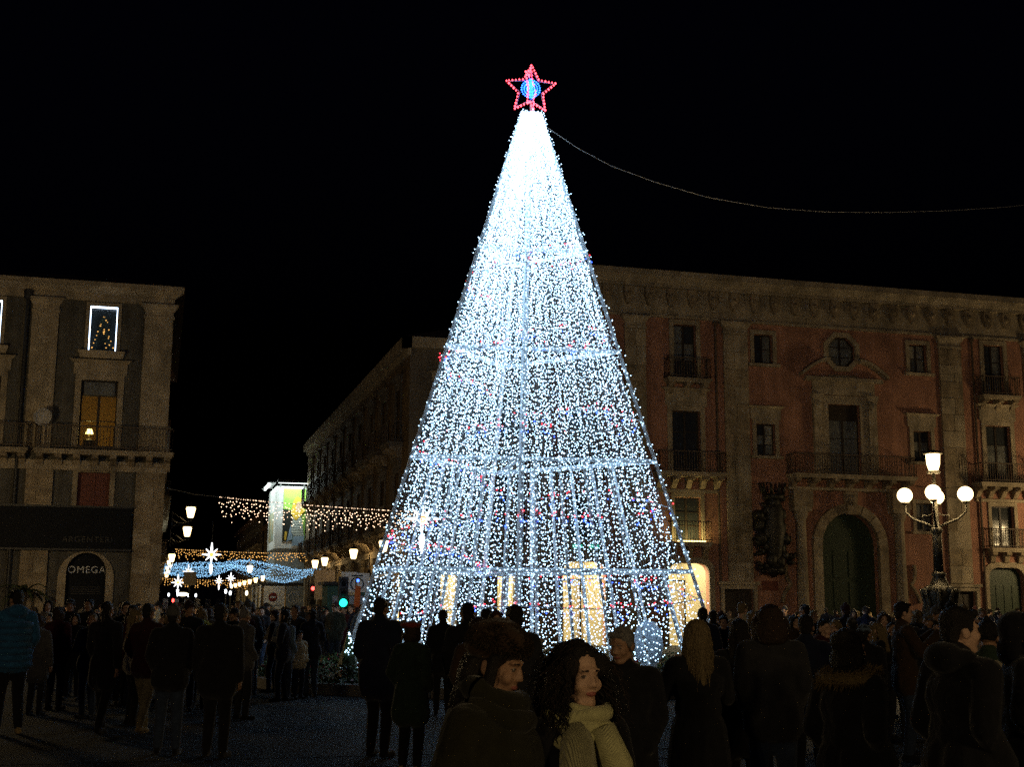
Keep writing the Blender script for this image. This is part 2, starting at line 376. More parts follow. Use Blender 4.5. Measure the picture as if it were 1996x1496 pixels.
def pilaster(fc, a, c, z0, z1, m='limestone', courses=0, proj=.14, cap=True, name='pilaster'):
    b = fc.mb()
    if courses:
        b.box(a+.02, c-.02, -proj+.03, .01, z0, z1)
    else: b.box(a, c, -proj, .01, z0, z1-.62)
    if cap:
        b.box(a-.04, c+.04, -proj-.05, .012, z1-.62, z1-.5); b.box(a, c, -proj-.01, .013, z1-.5, z1-.32)
        b.taper(a, c, -proj-.01, .014, z1-.32, z1-.08, .16, .14); b.box(a-.2, c+.2, -proj-.19, .015, z1-.08, z1)
    pl = b.build(name, m, fc.root)
    if courses:
        h = (z1-(.64 if cap else 0)-z0)/courses
        for k in range(courses):
            za, zb = z0+k*h+.018, z0+(k+1)*h-.018
            mid = (a+c)/2 + (random.uniform(-.16, .16) if k % 2 else random.uniform(-.35, .35)*.6)
            for (x0, x1) in (((a, mid-.015), (mid+.015, c)) if k % 3 != 2 else ((a, c),)):
                q = fc.mb(); q.box(x0, x1, -proj-random.uniform(0, .02), -proj+.04, za, zb); q.build('stone', random.choice(['limestone', 'limestone2']), pl)
    return pl

# ---- right palazzo -------------------------------------------------
P0, P1, PM = 15.9, 48.4, 32.15
pal = thing('palazzo', 'long three-storey orange palazzo with stone trim behind the tall street lamp', 'palazzo', (PM, V, 0))
fp = Facade(pal, lambda s, d, z: (s, V+d, z))
colsT = [18.65, 23.78, 40.85, 45.7]; colsS = [27.9, 36.45]
H = []
for c in colsT:
    H += [(c-.58, c+.58, 12.5, 15.15), (c-.72, c+.72, 8.02, 10.95), (c-.66, c+.66, 4.78, 6.85)]
    H.append((c-1.02, c+1.02, 0.0, 3.78, 'round', .5))
for c in colsS: H += [(c-.5, c+.5, 13.45, 14.92), (c-.5, c+.5, 8.95, 10.5)]
H.append((36.4-.5, 36.4+.5, 5.5, 6.88))
H += [(PM-.77, PM+.77, 13.52, 15.06, 'oct'), (PM-.87, PM+.87, 8.12, 11.65), (PM-1.53, PM+1.53, 0.0, 6.3, 'arch', 1.55),
      (25.5, 27.0, 0, 2.6), (37.75, 39.0, 0, 2.6)]
wl = wall(fp, 'wall', 'terracotta', P0, P1, 0, 17.0, H)
b = MB(); b.add([(P0,V,0),(P0,V+16,0),(P0,V+16,17),(P0,V,17),(P1,V,0),(P1,V+16,0),(P1,V+16,17),(P1,V,17)], [(0,1,2,3),(4,5,6,7),(1,5,6,2)]); b.build('side_wall', 'ochre', pal)
backing(fp, [h for h in H if h[2] > 0.1] + [(25.5, 27.0, 0.15, 2.6), (37.75, 39.0, 0.15, 2.6)]).build('dark_interior', 'sign', pal)
b = fp.mb(); b.box(P0-.02, P1+.02, -.06, .01, 15.55, 16.85)
fr = b.build('frieze', 'limestone', pal)
b = fp.mb(); b.box(P0-.05, P1+.05, -.12, .01, 15.42, 15.55); b.box(P0-.3, P1+.3, -.32, .012, 16.85, 17.0); b.taper(P0-.32, P1+.32, -.36, .013, 17.0, 17.32, .3, .26); b.box(P0-.68, P1+.68, -.66, .014, 17.32, 17.6)
b.build('cornice', 'limestone', pal)
for k in range(30):
    c = P0+.6 + k*1.09
    b = fp.mb(); b.prism([(c-.2, 16.83), (c-.23, 16.45), (c-.12, 16.05), (c, 15.92), (c+.12, 16.05), (c+.23, 16.45), (c+.2, 16.83)], -.30, -.055)
    b.ball((c, -.28, 16.42), .14, 8); b.build('bracket', 'limestone2', fr)
b = MB(); b.add([(P0-.5,V-.5,17.6),(P1+.5,V-.5,17.6),(P1-3,V+8,20.0),(P0+3,V+8,20.0),(P0-.5,V+16,17.6),(P1+.5,V+16,17.6)], [(0,1,2,3),(3,2,5,4),(0,3,4),(1,5,2)])
b.build('roof', 'tile', pal)
for c in colsT:
    window(fp, c-.58, c+.58, 12.5, 15.15, rows=3, sill=False, tw=.22)
    balcony(fp, c-1.12, c+1.12, 12.46, .62, .95, 3)
    wn = window(fp, c-.72, c+.72, 8.02, 10.95, rows=3, sill=False, tw=.24, hood=12.02)
    balcony(fp, c-1.7, c+1.7, 7.98, .85, .95, 5)
    wn = window(fp, c-.66, c+.66, 4.78, 6.85, rows=3, sill=False, tw=.18)
    balcony(fp, c-1.05, c+1.05, 4.74, .5, .95, 3)
    b = fp.mb(); b.box(c-1.5, c+1.5, -.1, .01, 7.05, 7.2); b.build('string_course', 'limestone', pal)
    # arched shop opening
    cvo = curve_top(c-1.3, c+1.3, 4.05, 'round', .65); cvi = curve_top(c-1.02, c+1.02, 3.78, 'round', .5)
    b = fp.mb(); po = [(c-1.3, 0)]+cvo+[(c+1.3, 0)]; pi = [(c-1.02, 0)]+cvi+[(c+1.02, 0)]
    for k in range(len(po)-1): b.prism([po[k], po[k+1], pi[k+1], pi[k]], -.06, .02)
    b.build('shop_surround', 'limestone', pal)
for c in colsS:
    window(fp, c-.5, c+.5, 13.45, 14.92, rows=2, tw=.2)
    window(fp, c-.5, c+.5, 8.95, 10.5, rows=3, tw=.2, hood=11.35)
window(fp, 35.9, 36.9, 5.5, 6.88, rows=2, tw=.18)
for (a, c) in ((25.5, 27.0), (37.75, 39.0)):
    b = fp.mb(); b.box(a, c, .15, .22, 0.02, 2.6); dr = b.build('door', 'wood', pal)
    for k in range(2):
        b = fp.mb(); m_ = (a+c)/2; x0, x1 = (a+.1, m_-.05) if k == 0 else (m_+.05, c-.1)
        b.box(x0, x1, .12, .149, .3, 1.2); b.box(x0, x1, .12, .149, 1.35, 2.45); b.build('panel', 'wood', dr)
    b = fp.mb(); ring(b, a, c, 0, 2.6, .18, -.17, -.002); b.box(a-.3, c+.3, -.24, .0, 2.80, 2.95); b.build('door_surround', 'limestone', dr)
for (a, c) in ((16.0, 17.0), (20.7, 21.75), (42.6, 43.65), (47.3, 48.3)):
    pilaster(fp, a, c, 0.02, 15.42, courses=17)
for (a, c) in ((25.75, 27.02), (37.6, 38.87)):
    pilaster(fp, a, c, 2.97, 15.42, courses=14)
for (s0, s1) in ((17.05, 17.3), (20.0, 20.65), (21.8, 22.4), (25.1, 25.45), (27.2, 28.5), (36.0, 37.5), (39.2, 39.5), (42.2, 42.55), (43.7, 44.3)): b = fp.mb(); b.box(s0, s1, -.09, .01, 0.02, .9); b.build('plinth', 'limestone2', pal)
for (u, m_) in ((25.35, 'rail'), (39.55, 'rail')):
    q = fp.mb(); q.lathe((u, -.1, 0), [(.055, .3), (.055, 15.2), (.12, 15.25), (.12, 15.4)], 8); q.build('downpipe', m_, pal)
q = fp.mb(); q.tube([(22.6+i*.9, -.14-.02*math.sin(i), 7.62-.05*math.sin(i*1.7)) for i in range(7)], .018, 4); q.build('wall_cable', 'iron', pal)
q = fp.mb(); q.tube([(35.9+i*.8, -.14, 7.7-.06*math.sin(i*1.3)) for i in range(8)], .018, 4); q.build('wall_cable', 'iron', pal)
# octagon window
wn = None
b = fp.mb(); zc = 14.29
def octp(r, c=PM): return [(c + r*math.cos(PI/8+PI/4*i), zc + r*math.sin(PI/8+PI/4*i)) for i in range(8)]
po, pi = octp(1.06), octp(.80)
for k in range(8): b.prism([po[k], po[(k+1) % 8], pi[(k+1) % 8], pi[k]], -.08, .02)
wn = b.build('octagonal_window', 'limestone', pal)
b = fp.mb(); pi2 = octp(.72)
for k in range(8): b.prism([pi[k], pi[(k+1) % 8], pi2[(k+1) % 8], pi2[k]], .16, .24)
b.box(PM-.05, PM+.05, .17, .25, zc-.7, zc+.7)
for zz in (-.25, .25): b.box(PM-.7, PM-.05, .18, .23, zc+zz-.02, zc+zz+.02); b.box(PM+.05, PM+.7, .18, .23, zc+zz-.02, zc+zz+.02)
b.build('frame', 'wood', wn)
b = fp.mb(); b.prism(octp(.75), .2, .21); b.build('pane', 'glass', wn)
# big central window with broken segmental pediment and long balcony
wn = window(fp, PM-.87, PM+.87, 8.12, 11.65, rows=3, sill=False, tw=.42, top=10.85, name='central_window')
b = fp.mb(); b.box(PM-1.7, PM+1.7, -.12, .01, 12.1, 12.75); b.box(PM-2.1, PM+2.1, -.3, .012, 12.75, 12.95)
b.build('entablature', 'limestone', wn)
for sgn in (-1, 1):
    b = fp.mb(); arc = []
    for i in range(9):
        t = i/8; arc.append((PM+sgn*(2.38-1.55*t), 12.96+.78*math.sin(t*PI/2)))
    for i in range(8):
        (x0, z0), (x1, z1) = arc[i], arc[i+1]
        b.prism([(x0, z0), (x1, z1), (x1, z1+.17), (x0, z0+.15)], -.42, .013)
    b.build('pediment_scroll', 'limestone', wn)
    b = fp.mb(); b.box(PM+sgn*1.5-.22, PM+sgn*1.5+.22, -.2, .01, 8.1, 11.6); b.taper(PM+sgn*1.5-.22, PM+sgn*1.5+.22, -.2, .012, 11.6, 12.1, .1, .1)
    b.ball((PM+sgn*1.5, -.25, 11.55), .22, 8, (1, .6, 1)); b.build('side_pilaster', 'limestone', wn)
b = fp.mb(); b.box(PM-.8, PM+.8, -.1, .01, 12.96, 13.1); b.build('tablet', 'limestone2', wn)
balcony(fp, 28.9, 35.5, 8.08, 1.0, .95, 7)
# portal
b = fp.mb(); R1, R0 = 2.0, 1.53
def arcp(r, rz): return [(PM-r*math.cos(PI*i/16), 4.75+rz*math.sin(PI*i/16)) for i in range(17)]
po, pi = [(PM-R1, 0)]+arcp(R1, 2.0)+[(PM+R1, 0)], [(PM-R0, 0)]+arcp(R0, 1.55)+[(PM+R0, 0)]
ptl = None
for k in range(len(po)-1):
    q = fp.mb(); q.prism([po[k], po[k+1], pi[k+1], pi[k]], -.22-.03*(k % 2), .02)
    if ptl is None: ptl = q.build('portal', 'limestone', pal)
    else: q.build('voussoir', random.choice(['limestone', 'limestone2']), ptl)
q = fp.mb(); q.prism([(PM-.22, 6.2), (PM+.22, 6.2), (PM+.34, 7.3), (PM-.34, 7.3)], -.48, -.2); q.ball((PM, -.5, 6.9), .26, 10); q.build('keystone', 'limestone2', ptl)
for sgn in (-1, 1):
    q = fp.mb(); c = PM+sgn*2.65
    q.box(c-.42, c+.42, -.5, .012, 0.02, .9); q.lathe((c, -.24, .9), [(.34, 0), (.34, .12), (.27, .2), (.27, 1.5), (.25, 3.0), (.23, 5.0), (.3, 5.1), (.36, 5.4)], 14); q.box(c-.45, c+.45, -.55, .013, 6.3, 6.5)
    q.build('column', 'limestone', ptl, smooth=False)
    q = fp.mb(); q.box(PM+sgn*2.65-.5, PM+sgn*2.65+.5, -.6, .014, 6.5, 7.35); q.build('impost', 'limestone2', ptl)
    q = fp.mb(); c = PM+sgn*3.35
    pts = [(c+sgn*(.05+.28*math.cos(t*.5)*(1-t/16)), -.12, 2.0+t*.14+.2*math.sin(t*.5)) for t in range(14)]
    q.tube(pts, .1, 6); q.build('scroll', 'limestone2', ptl)
q = fp.mb(); q.box(PM-3.2, PM+3.2, -.25, .01, 7.36, 7.5); q.build('lintel_band', 'limestone', ptl)
q = fp.mb(); cv = [(PM-1.53, 0.02)]+arcp(R0, 1.55)+[(PM+1.53, 0.02)]
q.prism(cv, .32, .4); gd = q.build('portal_door', 'green_wood', pal)
for sgn in (-1, 1):
    for (z0, z1) in ((.3, 1.5), (1.7, 3.0), (3.2, 4.5)):
        for k in range(2):
            q = fp.mb(); x = PM+sgn*(.12+.68*k); q.box(min(x, x+sgn*.6), max(x, x+sgn*.6), .285, .319, z0, z1); q.build('door_panel', 'green_wood', gd)
q = fp.mb(); q.ball((PM-.1, .26, 1.5), .06, 8); q.build('door_knob', 'silver', gd)
# lit shop interiors (real rooms)
def shop_room(fc, root, a, c, h, depth=4, wallm='shopwall', light='e_shop', lh=.12):
    r = fc.mb(); e = .25
    r.add([(a-e,.42,0.01),(c+e,.42,0.01),(c+e,depth,0.01),(a-e,depth,0.01),(a-e,.42,h+.3),(c+e,.42,h+.3),(c+e,depth,h+.3),(a-e,depth,h+.3)], [(0,1,2,3),(3,2,6,7),(0,3,7,4),(1,2,6,5),(4,5,6,7)])
    rm = r.build('shop_interior', wallm, root)
    l = fc.mb(); l.box(a+.1, c-.1, .8, 1.3, h+.1, h+.16); l.box(a+.1, c-.1, 2.2, 2.7, h+.1, h+.16); l.build('ceiling_light', light, rm)
    return rm
for c, op in ((18.65, 1), (23.78, 1), (40.85, 0), (45.7, 0)):
    if op:
        rm = shop_room(fp, pal, c-1.02, c+1.02, 3.78)
        q = fp.mb(); q.box(c-.95, c-.2, 2.4, 2.6, .02, 2.2); q.box(c+.3, c+.5, 1.6, 2.0, .02, 2.6); q.build('shop_display', 'beige', rm)
        q = fp.mb(); q.box(c-.98, c-.92, .5, .56, 0, 3.0); q.box(c-.02, c+.03, .5, .56, 0, 3.0); q.box(c-.92, c-.02, .5, .56, 2.94, 3.0); q.build('shop_door', 'wood', pal)
        q = fp.mb(); q.box(c-.92, c-.02, .52, .53, .05, 2.94); q.build('shop_glass', 'clear', pal)
    else:
        q = fp.mb(); cv = [(c-1.02, .02)]+curve_top(c-1.02, c+1.02, 3.78, 'round', .5)+[(c+1.02, .02)]
        q.prism(cv, .3, .36); sd = q.build('shop_shutter', 'green_wood', pal)
        for k in range(4):
            q = fp.mb(); q.box(c-.9+k*.46, c-.9+k*.46+.4, .27, .299, .2, 2.9); q.build('shutter_panel', 'green_wood', sd)
# flood strip on one balcony
q = fp.mb(); q.box(23.1, 24.5, -.4, -.34, 4.76, 4.80); q.build('balcony_light', 'e_flood', pal)
q = fp.mb(); q.box(17.9, 19.4, -.18, -.05, 5.2-.8, 5.55-.8); q.build('shop_sign', 'e_greensign', pal)
# carved dark statue group on a bracket, with plaque
st = thing('wall_sculpture', 'dark carved sculpture with crown hanging on the palazzo wall beside the portal', 'sculpture', (27.8, V, 3.2))
def sc(name, fn, m='bronze', parent=st):
    q = fp.mb(); fn(q); return q.build(name, m, parent, smooth=True)
def bodyfn(q):
    q.lathe((27.95, -.45, 3.9), [(.12, -.45), (.3, -.3), (.26, 0), (.42, .4), (.5, 1.0), (.62, 1.5), (.5, 1.9), (.55, 2.3), (.42, 2.7), (.3, 2.95)], 14, 1, .8)
    for (x, z, r) in ((27.6, 5.2, .32), (28.3, 5.5, .28), (27.55, 4.6, .22), (28.25, 4.5, .25), (28.35, 6.1, .25), (27.7, 6.3, .3), (28.0, 5.0, .35), (28.5, 5.0, .22), (27.3, 5.0, .3), (28.45, 4.2, .2), (27.75, 4.0, .3), (28.2, 3.9, .25), (27.95, 6.6, .34)): q.ball((x, -.55, z), r, 8, (1, .8, 1.3))
sc('torso', bodyfn)
rs2 = random.Random(3)
for k in range(34):
    z = rs2.uniform(3.5, 6.9); wd = .55+.25*math.sin((z-3.4)*1.6); sd_ = rs2.choice((-1, 1)); x = 27.93+sd_*wd*rs2.uniform(.5, 1.05); tl_ = rs2.uniform(.18, .4); an = rs2.uniform(-.6, 1.4)
    sc('carved_leaf', lambda q: q.tube([(x, -.45, z), (x+sd_*tl_*.5*math.cos(an), -.6, z+tl_*.5*math.sin(an)), (x+sd_*tl_*math.cos(an), -.5, z+tl_*math.sin(an)+.08)], [.13, .11, .03], 6))
sc('putto', lambda q: [q.ball((27.15, -.55, 6.05), .27, 10), q.ball((27.2, -.55, 5.6), .3, 8, (1, .8, 1.2)), q.tube([(27.3, -.55, 6.0), (27.6, -.6, 6.45), (27.8, -.5, 6.5)], .1), q.tube([(27.2, -.5, 5.3), (27.5, -.55, 4.9), (27.75, -.5, 5.1)], .12), q.ball((27.35, -.5, 5.2), .2, 8)])
cr = sc('crown', lambda q: q.lathe((28.0, -.45, 6.8), [(.46, 0), (.5, .1), (.52, .26)], 12))
for k in range(9):
    t = 2*PI*k/9; x, y = 28.0+.52*math.cos(t), -.45+.4*math.sin(t)
    sc('crown_point', lambda q: [q.tube([(x, y, 7.1), (x+.05*math.cos(t), y, 7.35), (x+.16*math.cos(t), y, 7.6)], [.08, .07, .02]), q.ball((x+.08*math.cos(t), y, 7.56), .05, 6)], parent=cr)
sc('bracket_base', lambda q: [q.lathe((27.9, -.4, 3.25), [(.08, -.1), (.2, 0), (.55, .2), (.5, .35), (.3, .42)], 12), *[q.ball((27.9+.5*math.cos(k), -.4+.3*math.sin(k), 3.45), .15, 6) for k in range(7)]])
pq = fp.mb(); pq.box(27.5, 28.3, -.06, -.002, 2.55, 3.0); tag(pq.build('wall_plaque', 'red_wood'), 'small dark red wall plaque under the crowned sculpture', 'plaque')

# ---- left building -------------------------------------------------
lb = thing('stone_building', 'stone corner building with black jeweller signboard and lit windows at left', 'building', (-7, V, 0))
fl = Facade(lb, lambda s, d, z: (s, V+d, z))
LC = [-2.8, -7.42]
HL = []
for c in LC: HL += [(c-.56, c+.56, 12.3, 14.25), (c-.74, c+.74, 8.2, 11.05), (c-.64, c+.64, 5.72, 7.15)]
HL += [(-3.66, -2.1, 0, 3.83, 'arch', .78)]
wall(fl, 'wall', 'plaster', -15, 0.0, 0, 15.0, HL)
b = MB(); b.add([(0,V,0),(0,V+24,0),(0,V+24,15),(0,V,15),(-15,V+24,0),(-15,V+24,15),(-15,V,0),(-15,V,15)], [(0,1,2,3),(1,4,5,2),(4,6,7,5)]); b.build('side_wall', 'darkstone', lb)
b = fl.mb(); b.box(-15, .08, -.14, .01, 14.45, 14.75); b.taper(-15, .1, -.2, .012, 14.75, 15.0, .3, .3); b.box(-15.3, .45, -.56, .013, 15.0, 15.2); b.build('cornice', 'limestone', lb)
b = MB(); b.add([(-15.4,V-.5,15.2),(.5,V-.5,15.2),(-2,V+10,18),(-15.4,V+10,18),(.5,V+24,15.2),(-15.4,V+24,15.2)], [(0,1,2,3),(3,2,4,5),(1,4,2)]); b.build('roof', 'tile', lb)
for (a, c) in ((-1.12, .06), (-5.65, -4.6), (-10.6, -9.6)):
    pilaster(fl, a, c, 7.95, 14.45, m='limestone')
for (a, c) in ((-1.12, .06), (-5.45, -4.4), (-10.6, -9.6)):
    pilaster(fl, a, c, .9 if a < -2 else 0.02, 7.2, courses=12 if a > -2 else 9, cap=False, proj=.18, name='rusticated_pier')
b = fl.mb(); b.box(-15, .12, -.22, .01, 7.2, 7.42); b.box(-15, .08, -.16, .011, 7.42, 7.62); b.build('string_course', 'limestone', lb)
for k, c in enumerate(LC):
    # upper window with LED outline (open glass so that the tree inside shows)
    wn = window(fl, c-.56, c+.56, 12.3, 14.25, rows=1, cols=1, sill=False, tw=.16, trim='limestone', glass='clear')
    q = fl.mb(); q.taper(c-.85, c+.85, -.25, .0, 11.98, 12.28, .1, .12); q.build('sill', 'limestone', wn)
    q = fl.mb(); q.box(c-.58, c-.52, .0, .06, 12.28, 14.25); q.box(c+.52, c+.58, .0, .06, 12.28, 14.25); q.box(c-.52, c+.52, .0, .06, 14.18, 14.25); q.build('led_outline', 'e_led', wn)
    r = fl.mb(); r.add([(c-1.4,.42,12.0),(c+1.4,.42,12.0),(c+1.4,2.6,12.0),(c-1.4,2.6,12.0),(c-1.4,.42,14.7),(c+1.4,.42,14.7),(c+1.4,2.6,14.7),(c-1.4,2.6,14.7)], [(0,1,2,3),(3,2,6,7),(0,3,7,4),(1,2,6,5),(4,5,6,7)]); r.build('dark_room', 'sign', lb)
    wn = window(fl, c-.74, c+.74, 8.2, 11.05, rows=2, cols=2, sill=False, tw=.24, glass='clear', top=10.4, hood=11.9)
    q = fl.mb(); q.box(c-.62, c+.62, .1, .16, 10.44, 10.98); q.build('transom_glass', 'glass', wn)
    r = fl.mb(); r.add([(c-1.6,.42,7.9),(c+1.6,.42,7.9),(c+1.6,3.6,7.9),(c-1.6,3.6,7.9),(c-1.6,.42,11.3),(c+1.6,.42,11.3),(c+1.6,3.6,11.3),(c-1.6,3.6,11.3)], [(0,1,2,3),(3,2,6,7),(0,3,7,4),(1,2,6,5),(4,5,6,7)]); r.build('lit_room' if k == 0 else 'dark_room', 'roomwall' if k == 0 else 'sign', lb)
    wn = window(fl, c-.64, c+.64, 5.72, 7.15, rows=1, cols=2, tw=.2, sill=False, frame='red_wood', glass='red_wood')
balcony(fl, -5.2, .35, 8.02, .8, .98, 8)
balcony(fl, -10.0, -5.4, 8.02, .8, .98, 7)
tl = thing('table_lamp', 'glowing table lamp inside the yellow lit window of the stone building', 'lamp', (-3.15, V+1.0, 7.9))
q = MB(); q.lathe((-3.15, V+1.0, 7.9), [(.25, 0), (.25, .72), (.1, .75), (.04, .78), (.04, 1.0)], 10); q.build('base', 'wood', tl)
q = MB(); q.lathe((-3.15, V+1.0, 8.9), [(.16, 0), (.09, .2)], 12); q.build('lamp_shade', 'e_room', tl)
# small decorated tree seen in the LED-lit window
ct = thing('indoor_christmas_tree', 'small dark Christmas tree with amber lights inside the LED-framed window', 'christmas tree', (-2.8, V+.75, 12.0))
q = MB(); q.lathe((-2.8, V+.75, 12.0), [(.16, 0), (.13, .25), (.04, .26), (.04, .45)], 8); q.build('stand', 'wood', ct)
q = MB()
for k in range(420):
    t = random.random()**.8; z = 12.4+1.6*t; r = .46*(1-t)+.03; a = random.random()*2*PI; rr = r*math.sqrt(random.uniform(.3, 1))
    x, y = -2.8+rr*math.cos(a), V+.75+rr*math.sin(a)
    q.tube([(x, y, z), (x+.1*math.cos(a), y+.1*math.sin(a), z-.05)], [.02, .004], 3, cap=False)
q.build('crown', 'green', ct)
bp = []
for k in range(26):
    t = random.random(); a = random.uniform(PI*1.0, 2*PI); r = .45*(1-t)+.04; bp.append((-2.8+r*math.cos(a), V+.75+r*math.sin(a), 12.5+1.5*t))
bulbs('bulbs', bp, .03, 'e_amber', ct)
# signboard, shop front, doorway poster, dish, pipe
sb = thing('shop_signboard', 'long black jeweller signboard with dark raised letters over the arched doorway', 'sign', (-8, V-.25, 3.95))
q = fl.mb(); q.box(-15, -1.22, -.30, -.2, 3.98, 5.66); q.build('board', 'sign', sb)
q = fl.mb(); q.box(-15, -1.15, -.36, -.19, 5.66, 5.74); q.box(-15, -1.15, -.36, -.19, 3.9, 3.98); q.build('frame', 'iron', sb)
texts.append(('ARGENTERI', .34, 'dimletter', sb, 'lettering', (-2.9, V-.31, 4.35), 1.15))
q = fl.mb()
cvo = [(-3.98, 0)]+curve_top(-3.98, -1.78, 3.9, 'arch', 1.05)+[(-1.78, 0)]; cvi = [(-3.66, 0)]+curve_top(-3.66, -2.1, 3.83, 'arch', .78)+[(-2.1, 0)]
for k in range(len(cvo)-1): q.prism([cvo[k], cvo[k+1], cvi[k+1], cvi[k]], -.1, .02)
q.build('doorway_surround', 'limestone', lb)
dp = thing('door_panel', 'black arched shop panel with silver lettering set in the stone doorway', 'sign', (-2.88, V+.2, 0))
q = fl.mb(); q.prism([(-3.66, .02)]+curve_top(-3.66, -2.1, 3.83, 'arch', .78)+[(-2.1, .02)], .2, .26); q.build('board', 'sign', dp)
texts.append(('OMEGA', .40, 'silver', dp, 'lettering', (-2.88, V+.19, 3.13), 1.12))
for k in range(4):
    q = fl.mb(); q.box(-3.45, -2.3, .193, .199, 2.42-.09*k, 2.445-.09*k); q.build('text_line', 'dimletter', dp)
q = fl.mb(); q.lathe((-5.85, -.2, 8), [(.07, -7.9), (.07, 6.3), (.16, 6.35), (.2, 6.7)], 10); q.build('downpipe', 'iron', lb)
sd = thing('satellite_dish', 'round pale satellite dish on the left balcony', 'satellite dish', (-4.95, V-.7, 8.02))
q = MB(); q.lathe((0, 0, 0), [(.02, 0), (.2, .03), (.33, .12), (.36, .17), (.34, .17), (.2, .06), (.02, .03)], 16)
Tm = Matrix.Translation((-4.95, V-.7, 9.35)) @ Matrix.Rotation(.25, 4, 'Z') @ Matrix.Rotation(PI/2+.3, 4, 'X')
q.v = [tuple(Tm @ Vector(p)) for p in q.v]; q.build('reflector', 'dish', sd)
q = MB(); q.tube([(-4.95, V-.66, 9.3), (-4.95, V-.66, 8.7), (-4.95, V-.7, 8.02)], .025); q.build('mast', 'iron', sd)
# potted palm by the doorway
pp = thing('potted_palm', 'spiky potted palm standing left of the arched doorway', 'plant', (-5.1, V-1.0, 0))
q = MB(); q.lathe((-5.1, V-1, 0), [(.26, 0), (.36, .6), (.38, .66), (.3, .66)], 12); q.build('pot', 'bronze', pp)
q = MB(); q.lathe((-5.1, V-1, .6), [(.09, 0), (.07, 1.6)], 8); q.build('trunk', 'wood', pp)
for k in range(16):
    a = k*2.4; L = random.uniform(.8, 1.2); e = random.uniform(-.1, .9); q = MB(); prev = None
    for i in range(7):
        t = i/6; x = -5.1+math.cos(a)*L*t; y = V-1+math.sin(a)*L*t; z = 2.2+e*t*1.0-.9*t*t+.2*t; wd = .07*math.sin(PI*min(1, t*.9+.1))+.01
        nx, ny = -math.sin(a)*wd, math.cos(a)*wd; cur = [(x+nx, y+ny, z-.02), (x, y, z+.02), (x-nx, y-ny, z-.02)]
        if prev: q.add(prev+cur, [(0,1,4,3),(1,2,5,4)])
        prev = cur
    q.build('frond', 'palm', pp)

# ---- middle block on the street corner -----------------------------
SX = 10.45
mbd = thing('corner_block', 'dark stone block with balconies on the right corner of the street, half behind the tree', 'building', (13, V, 0))
ff = Facade(mbd, lambda s, d, z: (s, V+d, z)); fs = Facade(mbd, lambda s, d, z: (SX+d, s, z))
HF = [(11.75, 12.85, 9.2, 11.6), (14.1, 15.2, 9.2, 11.6), (11.75, 12.85, 5.2, 7.6), (14.1, 15.2, 5.2, 7.6), (12.0, 12.75, 0, 3.1), (14.6, 15.4, 0, 3.2)]
wall(ff, 'wall', 'darkstone', SX, P0, 0, 13.5, HF)
HS = []; sc_ = [58.6+3.9*k for k in range(10)]
for c in sc_: HS += [(c-.6, c+.6, 9.2, 11.7), (c-.6, c+.6, 5.3, 7.8), (c-1.0, c+1.0, 0, 3.6, 'arch', .9)]
wall(fs, 'wall', 'ochre', V, 97.0, 0, 13.5, HS)
b = MB(); b.add([(SX,97,0),(P0,97,0),(P0,97,13.5),(SX,97,13.5)], [(0,1,2,3)]); b.build('rear_wall', 'darkstone', mbd)
b = MB(); b.add([(SX-.4,V-.4,13.7),(P0,V-.4,13.7),(P0,97,13.7),(SX-.4,97,13.7),(SX+2.5,V+3,14.9),(P0,V+3,14.9),(P0,97,14.9),(SX+2.5,97,14.9)], [(0,1,5,4),(0,4,7,3),(4,5,6,7)]); b.build('roof', 'tile', mbd)
b = fs.mb(); b.box(V-.4, 97, -.4, .01, 13.2, 13.7); b.box(V-.2, 97, -.15, .012, 12.9, 13.2); b.box(V, 97, -.12, .011, 4.1, 4.4); b.build('cornice', 'limestone', mbd)
b = ff.mb(); b.box(SX-.4, P0-.75, -.4, .01, 13.2, 13.7); b.build('front_cornice', 'limestone', mbd)
b = ff.mb(); b.box(SX, P0, -.12, .011, 4.1, 4.4); b.build('string_course', 'limestone', mbd)
for k, c in enumerate(sc_):
    window(fs, c-.6, c+.6, 9.2, 11.7, rows=2, sill=False, hood=12.3, trim='darkstone'); window(fs, c-.6, c+.6, 5.3, 7.8, rows=2, sill=False, hood=8.4, trim='darkstone')
    balcony(fs, c-1.1, c+1.1, 9.15, .7, .95, 3, m='darkstone'); balcony(fs, c-1.2, c+1.2, 5.25, .8, .95, 3, m='darkstone')
    q = fs.mb(); q.prism([(c-1.0, .02)]+curve_top(c-1, c+1, 3.6, 'arch', .9)+[(c+1, .02)], .3, .36); q.build('shop_window', 'e_farshop' if k in (0, 4, 5) else 'glass', mbd)
    q = fs.mb(); q.box(c-.04, c+.04, .24, .30, .02, 3.5); q.box(c-1, c+1, .23, .31, 2.5, 2.6); q.build('shop_frame', 'wood', mbd)
    q = fs.mb(); q.box(c+1.6, c+2.25, -.14, .01, .02, 4.09); q.box(c+1.5, c+2.35, -.2, .012, 3.8, 4.085); q.box(c+1.5, c+2.35, -.2, .012, .02, .7); q.build('pilaster', 'limestone', mbd)
backing(fs, [h for h in HS if h[2] > 1]).build('dark_interior', 'sign', mbd)
for (a, c) in ((11.75, 12.85), (14.1, 15.2)):
    for (p, q_) in ((9.2, 11.6), (5.2, 7.6)):
        window(ff, a, c, p, q_, rows=2, sill=False, hood=q_+.6); balcony(ff, a-.5, c+.5, p-.05, .7, .95, 3)
backing(ff, [h for h in HF if h[2] > 1]).build('dark_interior', 'sign', mbd)
for (a, c, h) in ((12.0, 12.75, 3.1), (14.6, 15.4, 3.2)): shop_room(ff, mbd, a, c, h, 3)
